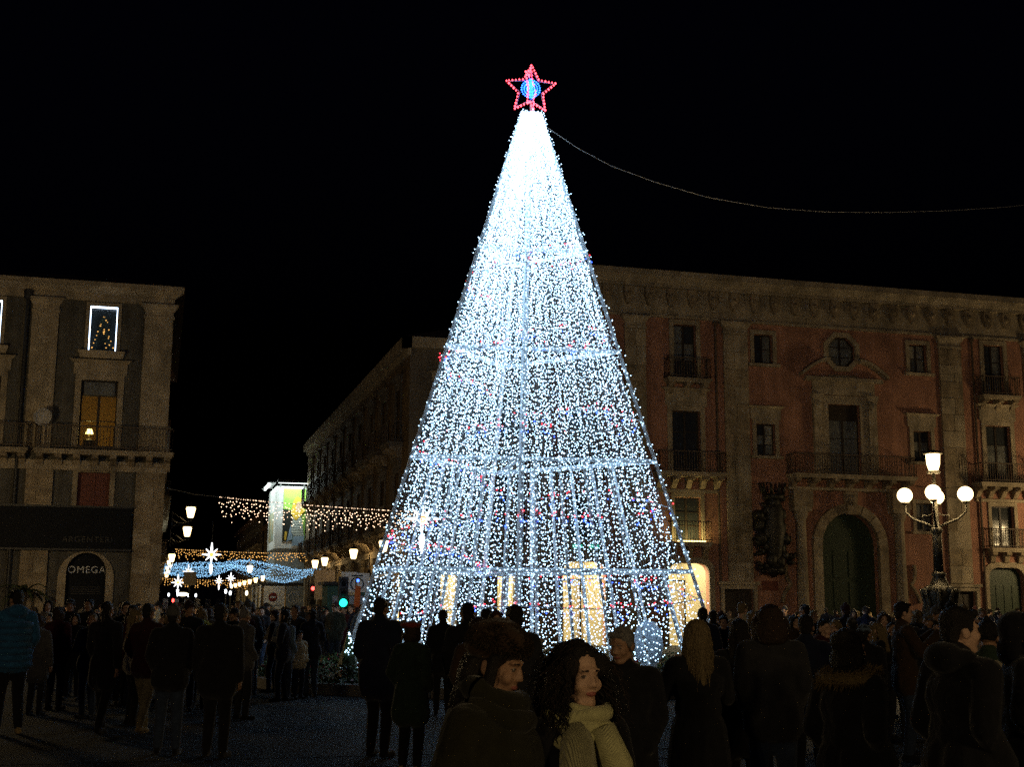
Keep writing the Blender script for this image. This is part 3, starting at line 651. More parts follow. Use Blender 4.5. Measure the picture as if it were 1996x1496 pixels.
# shop awning on the street side
aw = thing('awning', 'white folding shop awning over the street side shop', 'awning', (SX, 57.2, 3))
q = fs.mb(); q.add([(56.6,0,3.35),(59.6,0,3.35),(59.6,-1.5,2.85),(56.6,-1.5,2.85),(56.6,0,3.30),(59.6,0,3.30),(59.6,-1.5,2.80),(56.6,-1.5,2.80)], [(0,1,2,3),(4,5,6,7),(2,3,7,6),(0,3,7,4),(1,2,6,5)]); q.build('canvas', 'white', aw)

# ---- scaffold box with lit advertising wrap ------------------------
sx0, sx1, sy0, sy1 = 8.2, SX-.02, 97.3, 104.0
sf = thing('scaffold_wrap', 'tall boxed scaffold wrapped in a lit white advert with a blond woman in stripes', 'scaffold', (9.3, 97.3, 0))
q = MB(); q.box(sx0, sx1, sy0, sy1, 5.95, 10.6); wrap = q.build('wrap', 'white', sf)
q = MB(); q.box(sx0+.03, sx1, sy0+.03, sy1, 3.4, 5.95); q.build('netting', 'grey', sf)
q = MB(); q.box(sx0-1.1, sx1, sy0-1.2, sy1, 3.25, 3.4); q.build('protective_deck', 'iron', sf)
for (x, y) in ((sx0-1.0, sy0-1.1), (sx0-1.0, sy0+2.5), (sx0-1.0, sy1-.1)):
    q = MB(); q.box(x-.06, x+.06, y-.06, y+.06, 0, 3.25); q.build('post', 'steel', sf)
pd = sy0-.006
def poly(pts, d, m, name):      # flat printed shape on the wrap's front; pts in (0..1, 0..1) of the picture
    x0, x1, z0, z1 = 8.75, sx1-.02, 6.4, 10.4
    q = MB(); q.add([(x0+(x1-x0)*a, pd-.006*d, z0+(z1-z0)*c) for a, c in pts], [tuple(range(len(pts)))])
    return q.build(name, m, wrap)
pg = mat('print grass', (.30, .52, .08), .8, .5, 9, 0, col2=(.04, .12, .02)); pk = mat('print shade', (.012, .016, .012), .8, .3, 3, 0)
ph = mat('print hair', (.75, .5, .06), .8, .4, 8, 0); pf = mat('print skin', (.70, .50, .34), .8, .1, 3, 0); pj = mat('print denim', (.30, .42, .56), .8, .4, 9, 0)
ps = mat('print stripes', (.8, .85, .8), .8, .1, 3, 0)
t_ = ps.node_tree; wv = t_.nodes.new('ShaderNodeTexWave'); wv.bands_direction = 'Z'; wv.inputs['Scale'].default_value = 2.6; wv.inputs['Distortion'].default_value = 1.2; wv.inputs['Detail'].default_value = 1
rp = t_.nodes.new('ShaderNodeValToRGB'); rp.color_ramp.interpolation = 'CONSTANT'; rp.color_ramp.elements[0].color = (.03, .05, .05, 1); rp.color_ramp.elements[1].position = .48; rp.color_ramp.elements[1].color = (.75, .8, .75, 1)
t_.links.new(t_.nodes['Texture Coordinate'].outputs['Object'], wv.inputs['Vector']); t_.links.new(wv.outputs['Fac'], rp.inputs[0]); t_.links.new(rp.outputs[0], t_.nodes['Principled BSDF'].inputs['Base Color'])
poly([(0, .02), (1, .02), (1, 1), (0, 1)], 1, pg, 'printed_meadow')
poly([(0, .02), (.45, .02), (.5, .3), (.42, .6), (0, .62)], 2, pk, 'printed_shade')
poly([(.2, .02), (.36, .34), (.46, .06)], 3, pj, 'printed_sleeve'); poly([(.08, .04), (.17, .04), (.2, .2), (.1, .2)], 3, ph, 'printed_post')
poly([(.42, -.06), (.92, -.06), (.98, .12), (.5, .12)], 4, pj, 'printed_jeans'); poly([(.38, .2), (.5, .11), (.95, .13), (.85, .42), (.72, .58), (.45, .58)], 4, ps, 'printed_shirt')
poly([(.34, .55), (.45, .78), (.6, .86), (.8, .82), (.96, .58), (.85, .54), (.62, .42), (.52, .42)], 5, ph, 'printed_hair')
poly([(.58, .58), (.55, .66), (.62, .76), (.75, .76), (.82, .66), (.74, .57)], 6, pf, 'printed_face')
q = MB(); q.add([(sx0-.006, sy0+1.5, 6.6), (sx0-.006, sy1-.8, 6.6), (sx0-.006, sy1-.8, 8.9), (sx0-.006, sy0+1.5, 8.7)], [(0,1,2,3)]); q.build('side_print', mat('side print', (.12, .20, .18), .8, .6, 1.2, 0, col2=(.35, .2, .05)), wrap)
q = MB(); q.box(sx0+.1, sx1, sy0-.5, sy0-.38, 10.77, 10.89); q.build('tube_light', 'e_tube', sf)
q = MB(); q.box(sx0-.55, sx0-.43, sy0+.4, sy0+5, 10.65, 10.77); q.build('tube_light', 'e_tube', sf)
q = MB(); q.box(sx0+.02, sx1, sy0-.6, sy0-.02, 10.95, 11.0); q.box(sx0+.02, sx1, sy0-.64, sy0-.6, 10.79, 11.0); q.build('added_light_shade', 'iron', sf)  # shades added over both tubes to keep their light on the wrap
q = MB(); q.box(sx0-.65, sx0-.02, sy0+.3, sy0+5.1, 10.83, 10.88); q.box(sx0-.69, sx0-.65, sy0+.3, sy0+5.1, 10.75, 10.88); q.build('added_light_shade', 'iron', sf)
for x in (sx0+.3, sx1-.2):
    q = MB(); q.tube([(x, sy0, 10.55), (x, sy0-.2, 10.8), (x, sy0-.44, 10.9)], .03, 5); q.build('light_arm', 'iron', sf)
q = MB(); q.tube([(sx0, sy0+2.5, 10.55), (sx0-.45, sy0+2.5, 10.78)], .03, 5); q.build('light_arm', 'iron', sf)
# hoarding panels below
hd = thing('hoarding_sign', 'white hoarding panel with a red no-entry disc under the scaffold', 'sign', (8.3, 95.9, 0))
def hoard(x0, x1, m, root):
    q = MB(); q.box(x0, x1, 95.9, 95.96, 1.2, 3.15); o = q.build('board', m, root)
    for xx in (x0+.05, x1-.12): q = MB(); q.box(xx, xx+.07, 95.97, 96.05, 0, 1.2); q.build('support', 'iron', root)
    return o
hoard(7.45, 8.95, 'white', hd)
q = MB(); q.add([(8.1+.33*math.cos(t*PI/10), 95.892, 2.35+.33*math.sin(t*PI/10)) for t in range(20)], [tuple(range(20))]); q.build('red_disc', 'redpaint', hd)
q = MB(); q.box(7.9, 8.3, 95.884, 95.888, 2.3, 2.4); q.build('white_bar', 'white', hd)
q = MB(); q.box(7.75, 8.75, 95.89, 95.896, 1.72, 1.80); q.build('text_line', 'grey', hd)
hd2 = thing('shop_hoarding', 'grey hoarding panel with a ring logo and white lettering under the scaffold', 'sign', (9.8, 95.9, 0))
hoard(9.05, 10.42, 'grey', hd2)
q = MB(); q.tube([(9.6+.38*math.cos(t), 95.88, 2.3+.42*math.sin(t)) for t in np.linspace(.3, 5.6, 20)], .035, 5); q.build('ring_logo', 'silver', hd2)
texts.append(('lobe', .5, 'silver', hd2, 'lettering', (9.95, 95.89, 2.15), 1.0))

# ---- far street ------------------------------------------------------
def far_block(x0, x1, y0, y1, h, m, label, side):
    r = thing('street_building', label, 'building', ((x0+x1)/2, y0, 0))
    if side > 0: fc = Facade(r, lambda s, d, z: (x0+d, s, z))
    else: fc = Facade(r, lambda s, d, z: (x1-d, s, z))
    n = int((y1-y0)/4); cs = [y0+2+4*k for k in range(n)]; hs = []
    for c in cs:
        for z in np.arange(4.8, h-2.2, 3.6): hs.append((c-.55, c+.55, z, z+2.1))
        hs.append((c-1, c+1, 0, 3.2, 'arch', .6))
    wall(fc, 'wall', m, y0, y1, 0, h, hs)
    b = MB(); b.box(x0+.5, x1-.5, y0+.001, y1, 0, h); b.build('core', m, r)
    b = MB(); b.box(x0-.35, x1+.35, y0-.1, y1, h, h+.4); b.build('roof', 'tile', r)
    for k, c in enumerate(cs):
        q = fc.mb(); q.prism([(c-1, .02)]+curve_top(c-1, c+1, 3.2, 'arch', .6)+[(c+1, .02)], .3, .35); q.build('shop_window', 'e_farshop' if (k*7+int(h)) % 3 != 1 else 'glass', r)
        for z in np.arange(4.8, h-2.2, 3.6):
            q = fc.mb(); q.box(c-.55, c+.55, .2, .26, z, z+2.1); w_ = q.build('window', 'glass', r)
            q = fc.mb(); q.box(c-.03, c+.03, .17, .199, z, z+2.1); ring(q, c-.55, c+.55, z, z+2.1, .15, -.05, .02); q.build('surround', 'limestone', w_)
            if z < 9: balcony(fc, c-1, c+1, z-.05, .6, .9, 2)
    return r
far_block(SX+.2, 20, 104.5, 140, 9.6, 'ochre', 'low ochre street building just behind the scaffold wrap', 1)
far_block(SX+.1, 20, 140.3, 190, 11.5, 'darkstone', 'farther dark building on the right side of the street', 1)
far_block(-14, -.1, 80.5, 120, 12.5, 'darkstone', 'dark building behind the stone corner building on the left side of the street', -1)
far_block(-14, -.1, 120.5, 180, 10.5, 'ochre', 'farthest building on the left side of the street', -1)
fe = thing('street_end_building', 'faint building closing the far end of the lit street', 'building', (5, 260, 0))
q = MB(); q.box(-25, 40, 260, 270, 0, 10); q.build('wall', 'darkstone', fe); q = MB(); q.box(-25.3, 40.3, 259.6, 270, 10, 10.6); q.build('roof', 'tile', fe)
for k in range(9):
    q = MB(); q.box(-3+k*2, -2+k*2, 259.85, 259.99, 1.0, 3.0); q.build('window', 'glass', fe)

# ---- wall lanterns ---------------------------------------------------
def make_lantern():
    r = thing('wall_lantern', '', 'lantern', (0, 0, 0))      # origin on the wall, arm towards +x, bowl hangs upright
    q = MB(); q.lathe((1.0, 0, 0), [(.10, 0), (.16, .05), (.25, .48), (.27, .52), (.20, .60)], 14); q.build('bowl', 'e_lantern', r, smooth=True, local=True)
    q = MB(); q.lathe((1.0, 0, .6), [(.29, 0), (.24, .08), (.10, .17), (.05, .2), (.02, .3)], 14); q.build('cap', 'iron', r, local=True)
    q = MB(); q.lathe((1.0, 0, -.24), [(.02, 0), (.07, .06), (.04, .12), (.12, .22), (.12, .24)], 10); q.build('socket', 'iron', r, local=True)
    q = MB(); q.tube([(.02, 0, -.1), (.3, 0, -.3), (.65, 0, -.32), (.9, 0, -.2), (1.0, 0, -.12)], .03, 6)
    q.tube([(.05+.28*t+.12*math.cos(t*6), 0, -.5+.12*math.sin(t*6)+.2*t) for t in np.linspace(0, 1, 14)], .018, 5); q.tube([(.02, 0, .25), (.4, 0, .05), (.8, 0, -.25)], .014, 5)
    q.box(0, .04, -.08, .08, -.6, .35); q.build('bracket', 'iron', r, local=True)
    return r
lan = make_lantern(); first = [True]
def put_lantern(x, y, z, rz, label, group='bracket lanterns along the street'):
    o = lan if first[0] else copy_tree(lan); first[0] = False
    o.location = (x, y, z); o.rotation_euler = (0, 0, rz); o.scale = (.82, .82, .82); o['label'] = label; o['group'] = group
    return o
put_lantern(.45, 60.5, 5.65, 0, 'upper of the two bright lanterns on the corner of the stone building')
put_lantern(.45, 66.5, 5.1, 0, 'lower of the two bright lanterns on the corner of the stone building')
put_lantern(SX-.13, 56.4, 4.08, PI, 'lantern glowing through the left edge of the lit tree')
put_lantern(SX-.13, 65.5, 4.08, PI, 'lantern just left of the lit tree above the white awning')
put_lantern(SX-.13, 77.3, 4.08, PI, 'right one of the lantern pair between the scaffold wrap and the tree')
put_lantern(SX-.13, 82.2, 4.08, PI, 'left one of the lantern pair between the scaffold wrap and the tree')
put_lantern(sx0-1.06, 95.0, 4.08, PI, 'lantern in front of the grey scaffold netting')
farlab = 'tiny lantern in the receding row far down the street'
for k, y in enumerate(range(109, 190, 9)):
    put_lantern(SX+.05, y, 4.08, PI, ['nearest', 'second', 'third', 'fourth', 'fifth', 'sixth', 'seventh', 'eighth', 'farthest'][k] + ' lantern of the tiny receding row far down the street', 'tiny far lanterns of the right street side')
leftlab = 'small lantern in the bright column of lights on the left street side'
for k, y in enumerate((84, 96, 112, 130)):
    put_lantern(-.08, y, 4.4, 0, ['topmost', 'second', 'third', 'lowest'][k] + ' small lantern in the bright column on the left street side', 'small far lanterns of the left street side')

# ---- hanging street decorations --------------------------------------
def icicles(label, a, b_, drop, dens, m, r, group=None, hz=0):
    a, b_ = Vector(a), Vector(b_)
    t = thing('icicle_lights', label, 'string lights', ((a+b_)/2), group)
    L = (b_-a).length; n = int(L/dens); pts = []
    q = MB(); wp = []
    for i in range(25):
        u = i/24; p = a.lerp(b_, u); p.z -= .35*4*u*(1-u)*hz; wp.append(p)
    q.tube(wp, .012, 4); q.build('wire', 'wire', t)
    for i in range(n):
        u = (i+.5)/n; p = a.lerp(b_, u); p.z -= .35*4*u*(1-u)*hz
        dl = drop*(.45+.55*abs(math.sin(i*.8))+random.uniform(-.15, .15)); k = 0.0
        while k < dl:
            pts.append((p.x+random.uniform(-.05, .05), p.y+random.uniform(-.05, .05), p.z-k)); k += random.uniform(.10, .30)
    bulbs('bulbs', pts, r, m, t); return t
icicles('warm white icicle light curtain strung across the street mouth', (2.25, 54.6, 6.16), (11.2, 55.2, 5.78), .95, .09, 'e_icicle', .022, 'icicle light curtains', .2)
q = MB(); q.tube([(2.25, 54.6, 6.16), (1.3, 55.3, 6.3), (.12, 56.1, 6.6)], .01, 4); tag(q.build('cable', 'wire'), 'thin cable holding the icicle curtain to the stone building', 'cable')
icicles('amber light curtain behind the large comet star, in front of the grey netting', (1.0, 90, 5.45), (SX-.2, 90, 5.3), .6, .12, 'e_amber', .03, 'icicle light curtains', .2)
icicles('farthest low amber light curtain deep in the street', (.3, 140, 4.5), (9.5, 140, 4.4), .8, .25, 'e_amber', .045, 'icicle light curtains', .3)
# blue light net stretched like a wavy canopy
net = thing('light_net', 'wavy canopy net of tiny blue lights stretched over the street', 'string lights', (5.5, 92, 4.8))
def netz(u, v_): return 4.0 + .42*math.exp(-((u-5.3)/1.1)**2) - .35*math.exp(-((u-8.8)/1.3)**2) + .25*(v_-82)/24 - .42*math.sin(v_*.42)*(.4+.6*abs(math.sin(u*.6)))
pts = []
for i in range(56):
    u = .4+9.6*i/55
    for v_ in np.arange(82, 106, .62): pts.append((u+random.uniform(-.07, .07), v_+random.uniform(-.1, .1), netz(u, v_)+random.uniform(-.06, .06)))
bulbs('bulbs', pts, .022, 'e_net', net)
q = MB()
for v_ in np.arange(82, 106.1, 4): q.tube([(u, v_, netz(u, v_)) for u in np.linspace(-.2, 10.3, 22)], .01, 4)
for u in (2, 4.2, 6.4, 8.6): q.tube([(u, v_, netz(u, v_)) for v_ in np.linspace(82, 106, 20)], .01, 4)
q.build('net_cable', 'wire', net)
def make_comet():
    r = thing('comet_star', '', 'star light', (0, 0, 0))
    for k in range(8):
        a = k*PI/4; L = .72 if k % 2 == 0 else .60
        if k == 2: L = .9
        q = MB(); q.prism([(.17*math.cos(a-.42), .17*math.sin(a-.42)), (.5*L*math.cos(a-.2), .5*L*math.sin(a-.2)), (L*math.cos(a-.04), L*math.sin(a-.04)), (L*math.cos(a+.04), L*math.sin(a+.04)), (.5*L*math.cos(a+.2), .5*L*math.sin(a+.2)), (.17*math.cos(a+.42), .17*math.sin(a+.42))], -.03, .03)
        q.build('petal', 'e_comet', r, local=True)
    q = MB(); q.ball((0, 0, 0), .17, 10, (1, .4, 1)); q.build('core', 'e_core', r, local=True)
    q = MB(); q.prism([(-.14, -.74), (.14, -.74), (.10, -1.35), (0, -1.5), (-.06, -1.35)], -.028, .028); q.build('tail', 'e_comet', r, local=True)
    q = MB(); q.tube([(0, .05, 2.5), (0, .05, -.1)], .01, 4); q.build('hanger', 'wire', r, local=True)
    return r
cm = make_comet(); cfirst = [True]
def comet(x, y, D, s, label):
    o = cm if cfirst[0] else copy_tree(cm); cfirst[0] = False
    px, py = plan(x, D); o.location = (px, py, height_hi(y, D)); o.scale = (s, s, s); o.rotation_euler = (0, 0, -.25)
    o['label'] = label; o['group'] = 'comet stars hung over the street'
comet(822, 1013, 52, .95, 'largest white comet star, seen through the lower left of the lit tree')
comet(410, 1085, 86, .88, 'big white comet star above the left part of the blue light net')
comet(533, 1097, 105, .8, 'white comet star in front of the grey scaffold netting')
comet(366, 1118, 125, .75, 'white comet star low at the left end of the blue light net')
comet(427, 1136, 170, .8, 'lowest small comet star before the farthest amber curtain')
comet(450, 1131, 150, .75, 'right one of the small comet stars above the far lanterns')
comet(347, 1140, 140, 1.0, 'white comet star leaning beside the left column of lights')
# far traffic and shop lights
for k, (x, y, D, m, lab) in enumerate(((330, 1164, 190, 'e_farw', 'leftmost of the low white lights at the end of the street'), (357, 1163, 180, 'e_far', 'long low yellow light at the end of the street'), (369, 1165, 185, 'e_farw', 'second low white light at the end of the street'), (383, 1165, 185, 'e_farw', 'rightmost low white light at the end of the street'), (339, 1175, 170, 'e_redsig', 'low red tail light at the end of the street'), (441, 1157, 150, 'e_farw', 'small white shop light below the far lantern row'), (450, 1160, 150, 'e_farw', 'larger white shop light below the far lantern row'), (482, 1160, 135, 'e_far', 'warm shop light right of the white pair below the lanterns'))):
    px, py = plan(x, D); z = height_at(y, D); t = thing('street_light', lab, 'light', (px, py, 0), 'small lights at the far end of the street')
    q = MB(); s = 1.3 if k == 1 else .25; q.lathe((px, py, z-.4), [(.1, .15), (.3, .22), (.36, .4), (.3, .58), (.1, .65)], 10, s*1.6, .6); q.build('lens', m, t)
    q = MB(); q.lathe((px, py, 0), [(.09, 0), (.06, max(.3, z-.4))], 8); q.build('post', 'iron', t)

# ---- traffic lights, road signs, banner ------------------------------
def signal(x, D, y, on, label):
    px, py = plan(x, D); z = height_at(y, D)
    t = thing('traffic_light', label, 'traffic light', (px, py, 0), 'traffic lights at the street mouth')
    q = MB(); q.lathe((px, py, 0), [(.09, 0), (.06, .2), (.05, z-.5)], 10); q.build('post', 'iron', t)
    zb = z-.15 if on == 'green' else z-.75
    q = MB(); q.box(px-.16, px+.16, py-.02, py+.22, zb-.18, zb+.92); q.build('housing', 'iron', t)
    for k, (nm, mm) in enumerate((('green', 'e_green'), ('amber', 'sign'), ('red', 'e_redsig'))):
        q = MB(); zz = zb+.05+.32*k; lr = .13 if nm == 'green' else .09; q.lathe((0, 0, 0), [(lr, 0), (lr*.92, .03), (lr*.4, .06)], 14); q.v = [(px+a, py-.03-c, zz+b2) for a, b2, c in q.v]
        q.build('lens', mm if nm == on else 'sign', t)
        q = MB(); q.tube([(px+.15*math.cos(a), py-.1, zz+.15*math.sin(a)) for a in np.linspace(0, PI, 9)], .02, 4); q.build('visor', 'iron', t)
    return t
signal(671, 44, 1172, 'green', 'traffic light showing green over the crowd left of the tree')
signal(611, 62, 1148, 'red', 'traffic light showing red between scaffold and tree')
def roadsign(x, D, z0, z1, wd, m, label, icon=None):
    px, py = plan(x, D); t = thing('road_sign', label, 'sign', (px, py, 0))
    q = MB(); q.lathe((px, py+.06, 0), [(.04, 0), (.04, z1)], 8); q.build('post', 'iron', t)
    q = MB(); q.box(px-wd/2, px+wd/2, py-.02, py+.02, z0, z1); q.build('plate', m, t)
    c = (z0+z1)/2
    if icon == 'ring':
        q = MB(); q.tube([(px+.22*math.cos(a), py-.03, c-.05+.22*math.sin(a)) for a in np.linspace(0, 2*PI, 20)], .02, 4); q.box(px-.2, px+.2, py-.03, py-.021, z1-.12, z1-.07); q.build('symbol', 'sign', t)
    if icon == 'tri':
        q = MB(); q.tube([(px-.2, py-.03, c-.15), (px, py-.03, c+.22), (px+.2, py-.03, c-.15), (px-.2, py-.03, c-.15)], .02, 4); q.build('symbol', 'sign', t)
roadsign(697, 45, 2.2, 2.85, .85, 'white', 'white road sign with a ring symbol beside the green traffic light', 'ring')
roadsign(681, 45.6, 2.1, 2.9, .55, 'white', 'narrow grey sign with a triangle symbol above the green traffic light', 'tri')
roadsign(634, 58, 2.0, 3.3, .9, 'beige', 'beige notice board between the red and green traffic lights')
roadsign(370, 80, 2.95, 3.75, .75, 'beige', 'beige back of a road sign under the left part of the light net')
px, py = plan(686, 49)
ks = thing('kiosk', 'dark teal kiosk behind the green traffic light', 'kiosk', (px, py, 0))
q = MB(); q.box(px-.9, px+.9, py, py+1.6, 0, 2.5); q.build('body', 'teal', ks); q = MB(); q.box(px-1.05, px+1.05, py-.2, py+1.75, 2.5, 2.62); q.build('roof', 'iron', ks); q = MB(); q.box(px-.7, px+.7, py-.02, py-.004, 1.1, 2.1); q.build('hatch', 'glass', ks)
px, py = plan(695, 43); t = thing('flag_banner', 'narrow orange banner with a blue tip near the green traffic light', 'banner', (px, py, 0))
q = MB(); q.lathe((px, py, 0), [(.2, 0), (.03, .05), (.025, 2.6)], 8); q.build('pole', 'iron', t)
q = MB(); q.prism([(px-.13, .7), (px+.1, .7), (px+.16, 2.35), (px-.02, 2.4)], py-.03, py-.012); q.build('cloth', 'orange', t)
q = MB(); q.ball((px+.06, py, 2.55), .05, 8); q.build('tip', 'e_blue', t)

# ------------------------------------------------------------------ the light tree
def up3(p, z): return Vector((p[0], p[1], z))
TL, TR, TBk = plan(668, 28.9), plan(1416, 30.2), plan(930, 34.6)
ax = plan(1034, 31.0)
ZT = height_hi(222, 31.0)
TL, TR, TBk = Vector((*TL, .12)), Vector((*TR, .12)), Vector((*TBk, .12))
AX = Vector((*ax, ZT))
k_top = .21
def toptri(p): d = Vector((p.x-AX.x, p.y-AX.y, 0)); return AX + d.normalized()*k_top*1.15
TTL, TTR, TTB = toptri(TL), toptri(TR), toptri(TBk)
TTF = TTL.lerp(TTR, .46); TF = TL.lerp(TR, .445)
tree = thing('christmas_tree', 'tall illuminated steel pyramid Christmas tree covered in white string lights', 'christmas tree', (AX.x, AX.y, 0))
corners = {'L': (TL, TTL), 'R': (TR, TTR), 'B': (TBk, TTB), 'F': (TF, TTF)}
def at_z(k, z): a, b_ = corners[k]; t = (z-a.z)/(b_.z-a.z); return a.lerp(b_, t)
def post(name, a, b_, r, m='steel', n=4): q = MB(); q.tube([a, b_], r, n); return q.build(name, m, tree)
for k in 'LRBF': post('corner_post' if k != 'F' else 'front_mast', corners[k][0], corners[k][1], .07 if k == 'F' else .06)
LEV = [2.55, 5.15, 7.85, 10.4]
pole_bulbs = []; 
def line_bulbs(a, b_, step, jit):
    L = (b_-a).length; n = int(L/step)
    for i in range(n+1):
        p = a.lerp(b_, i/n); pole_bulbs.append((p.x+random.uniform(-jit, jit), p.y+random.uniform(-jit, jit)-.06, p.z+random.uniform(-jit, jit)))
for z in LEV:
    for (i, j) in (('L', 'F'), ('F', 'R'), ('R', 'B'), ('B', 'L')):
        post('beam', at_z(i, z), at_z(j, z), .055)
        line_bulbs(at_z(i, z), at_z(j, z), .085, .03)
    if z < 8: post('tie_beam', at_z('F', z-.03), at_z('B', z-.03), .035)
for k in 'LRB': line_bulbs(*corners[k], .085, .085)
line_bulbs(*corners['F'], .09, .03)
for (i, j, cnt) in (('L', 'R', 10), ('R', 'B', 8), ('B', 'L', 8)):
    for n_ in range(1, cnt):
        t = n_/cnt
        for (za, zb) in ((.12, LEV[0]), (LEV[0], LEV[1])):
            top = at_z(i, zb).lerp(at_z(j, zb), t if zb < 3 else t)
            if zb > 3 and (n_ in (1, cnt-1)): continue
            bot = at_z(i, za).lerp(at_z(j, za), t)
            post('strut', top, bot, .044)
            if i == 'L': line_bulbs(top, bot, .17, .02)
# strings of bulbs, fanning down each side
W = []; wires = MB()
def face_strings(i, j, n, m0=.035):
    a0, a1 = corners[i]; b0, b1 = corners[j]
    feet = [0.04, .28, .52, .76, .96]
    for s in range(n):
        t = m0 + (1-2*m0)*(s+random.uniform(-.25, .25))/(n-1)
        top = a1.lerp(b1, t); bot = a0.lerp(b0, t); L = (top-bot).length
        nrm = Vector((0, 0, 0))
        pts = []; stp = .1; d = random.uniform(0, stp)
        ph = random.uniform(0, 6); off = random.uniform(.0, .10)
        tf = min(feet, key=lambda q: abs(q-t)); foot = a0.lerp(b0, tf)
        endz = .2 + .6*min(1, abs(t-tf)/.12)**.6
        while d < L:
            p = top.lerp(bot, d/L)
            if p.z < 1.15:                                  # gathered towards the feet of the frame
                g_ = (1.15-p.z)/1.1; p = p.lerp(Vector((foot.x, foot.y, p.z)), g_*.6)
                if p.z < endz*.75: break
            sw = .05*math.sin(d*1.1+ph)
            W.append((p.x+sw+random.gauss(0, .032), p.y-.05-.011*p.z+off*2.4+random.gauss(0, .025), p.z+random.gauss(0, .014))); d += (.084+.075*(1-p.z/13))*random.uniform(.75, 1.25)
        wires.tube([top, top.lerp(bot, .5)+Vector((.02, off, 0)), top.lerp(bot, .88)], .0035, 3, cap=False)
face_strings('L', 'R', 104); face_strings('R', 'B', 74); face_strings('B', 'L', 74)
bulbs('white_bulbs', W + pole_bulbs, .0160, 'e_white', tree)
tag(wires.build('wires', 'wire', tree), kind='stuff')
# red and blue garland wound round the pyramid
red, blu = [], []; gw = MB(); gpts = []
order = ['L', 'R', 'B']
def peri(u, z, out=.07):
    u = (u % 1)*3; k = int(u); t = u-k; a, b_ = at_z(order[k], z), at_z(order[(k+1) % 3], z)
    p = a.lerp(b_, t); c = Vector((AX.x, AX.y, z)); dv = (p-c); dv.z = 0
    return p + dv.normalized()*out
turns = 4.7; N = 4200
for i in range(N):
    f = i/N; z = 1.35 + f*turns*2.08; sag = .16*math.sin(f*turns*3*2*PI)
    if z > 11: break
    p = peri(f*turns+.02, z+sag)
    gpts.append(p)
    wgt = 1.0 if random.random() < .19*max(.35, (1-z/13)) else 0
    if wgt:
        red.append((p.x, p.y+random.uniform(0, .1), p.z+random.gauss(.07, .05)))
        if random.random() < .8: blu.append((p.x+random.gauss(0, .03), p.y, p.z-random.gauss(.10, .05)))
bulbs('red_bulbs', red, .019, 'e_red', tree); bulbs('blue_bulbs', blu, .019, 'e_blue', tree)
gw.tube(gpts[::25], .012, 4); gw.build('garland_wire', 'whitewire', tree)
# crown ring
q = MB(); q.tube([TTL, TTR, TTB, TTL], .035, 5); q.build('top_ring', 'steel', tree)
# lit foot ornament on the left corner
fo = []
for k in range(90):
    t = random.random(); x = (random.random()-.5)*.5*(1-t); fo.append((TL.x+.12+x, TL.y-.4+random.uniform(-.2, .2), .2+.95*t))
bulbs('foot_bulbs', fo, .02, 'e_white', tree)
q = MB(); q.lathe((TL.x+.12, TL.y-.4, 0), [(.34, .1), (.3, .16), (.02, 1.2)], 8); q.build('foot_cone', 'green', tree)
# double star
star = thing('tree_star', 'red double star with a blue ring on top of the light tree', 'star light', (AX.x, AX.y, ZT+.02))
zc_ = ZT+.66; SR = .62
def star_frame(phi, lab):
    cx, sy = math.cos(phi), math.sin(phi); P = []
    for k in range(10):
        r = SR if k % 2 == 0 else SR*.46; a = PI/2 + k*PI/5 - .04; P.append(Vector((AX.x+r*math.cos(a)*cx, AX.y+r*math.cos(a)*sy, zc_+r*math.sin(a))))
    q = MB()
    for k in range(10): q.tube([P[k], P[(k+1) % 10]], .010, 4)
    f = q.build('star_frame', 'steel', star)
    bl = []
    for k in range(10):
        a, b_ = P[k], P[(k+1) % 10]; c = Vector((AX.x, AX.y, zc_))
        for i in range(5):
            p = a.lerp(b_, (i+.15)/5); d = (p-c).normalized(); bl.append(p + d*.05)
    bulbs('star_bulbs', bl, .029, 'e_starred', f, sz=1.3)
    q = MB(); rg = []
    for rr in (.10, .17, .235):
        pts = [Vector((AX.x+rr*math.cos(a)*cx, AX.y+rr*math.cos(a)*sy, zc_+.02+rr*math.sin(a))) for a in np.linspace(0, 2*PI, 25)]
        q.tube(pts, .006, 4); rg += [pts[i].lerp(pts[i+1], .5) for i in range(24)]
    q.build('ring_frame', 'steel', f); bulbs('ring_bulbs', rg, .026, 'e_ring', f)
star_frame(-TH+.05, 'a'); star_frame(-TH+1.35, 'b')
q = MB(); q.tube([(AX.x, AX.y, ZT-.1), (AX.x, AX.y, zc_)], .02, 5); q.build('stem', 'steel', star)
# pale ovoid figure standing inside the pyramid
px, py = plan(1266, 30.6)
ov = thing('pale_ornament', 'pale rounded ornament standing inside the lower right of the light tree', 'ornament', (px, py, 0))
q = MB(); q.lathe((px, py, 0), [(.22, 0), (.2, .45), (.3, .55), (.36, .85), (.3, 1.2), (.14, 1.38), (.02, 1.42)], 9); q.build('body', 'tile_box', ov)
# cable from the tree top to a roof beyond the picture
cb = [(1066, 246, 31.0), (1130, 287, 32), (1200, 322, 33.2), (1290, 353, 35), (1400, 383, 37.2), (1520, 402, 39.8), (1640, 410, 42.4), (1760, 410.5, 45), (1880, 407, 47.6), (1996, 400, 50), (2120, 388, 52.6)]
q = MB(); q.tube([Vector((*plan(x, D), 0)) + Vector((0, 0, height_hi(y, D))) for x, y, D in cb] + [Vector((48.2, V-.2, 17.1))], .008, 5)
tag(q.build('cable', 'whitewire'), 'thin steel cable sagging from the tree top towards the palazzo', 'cable')
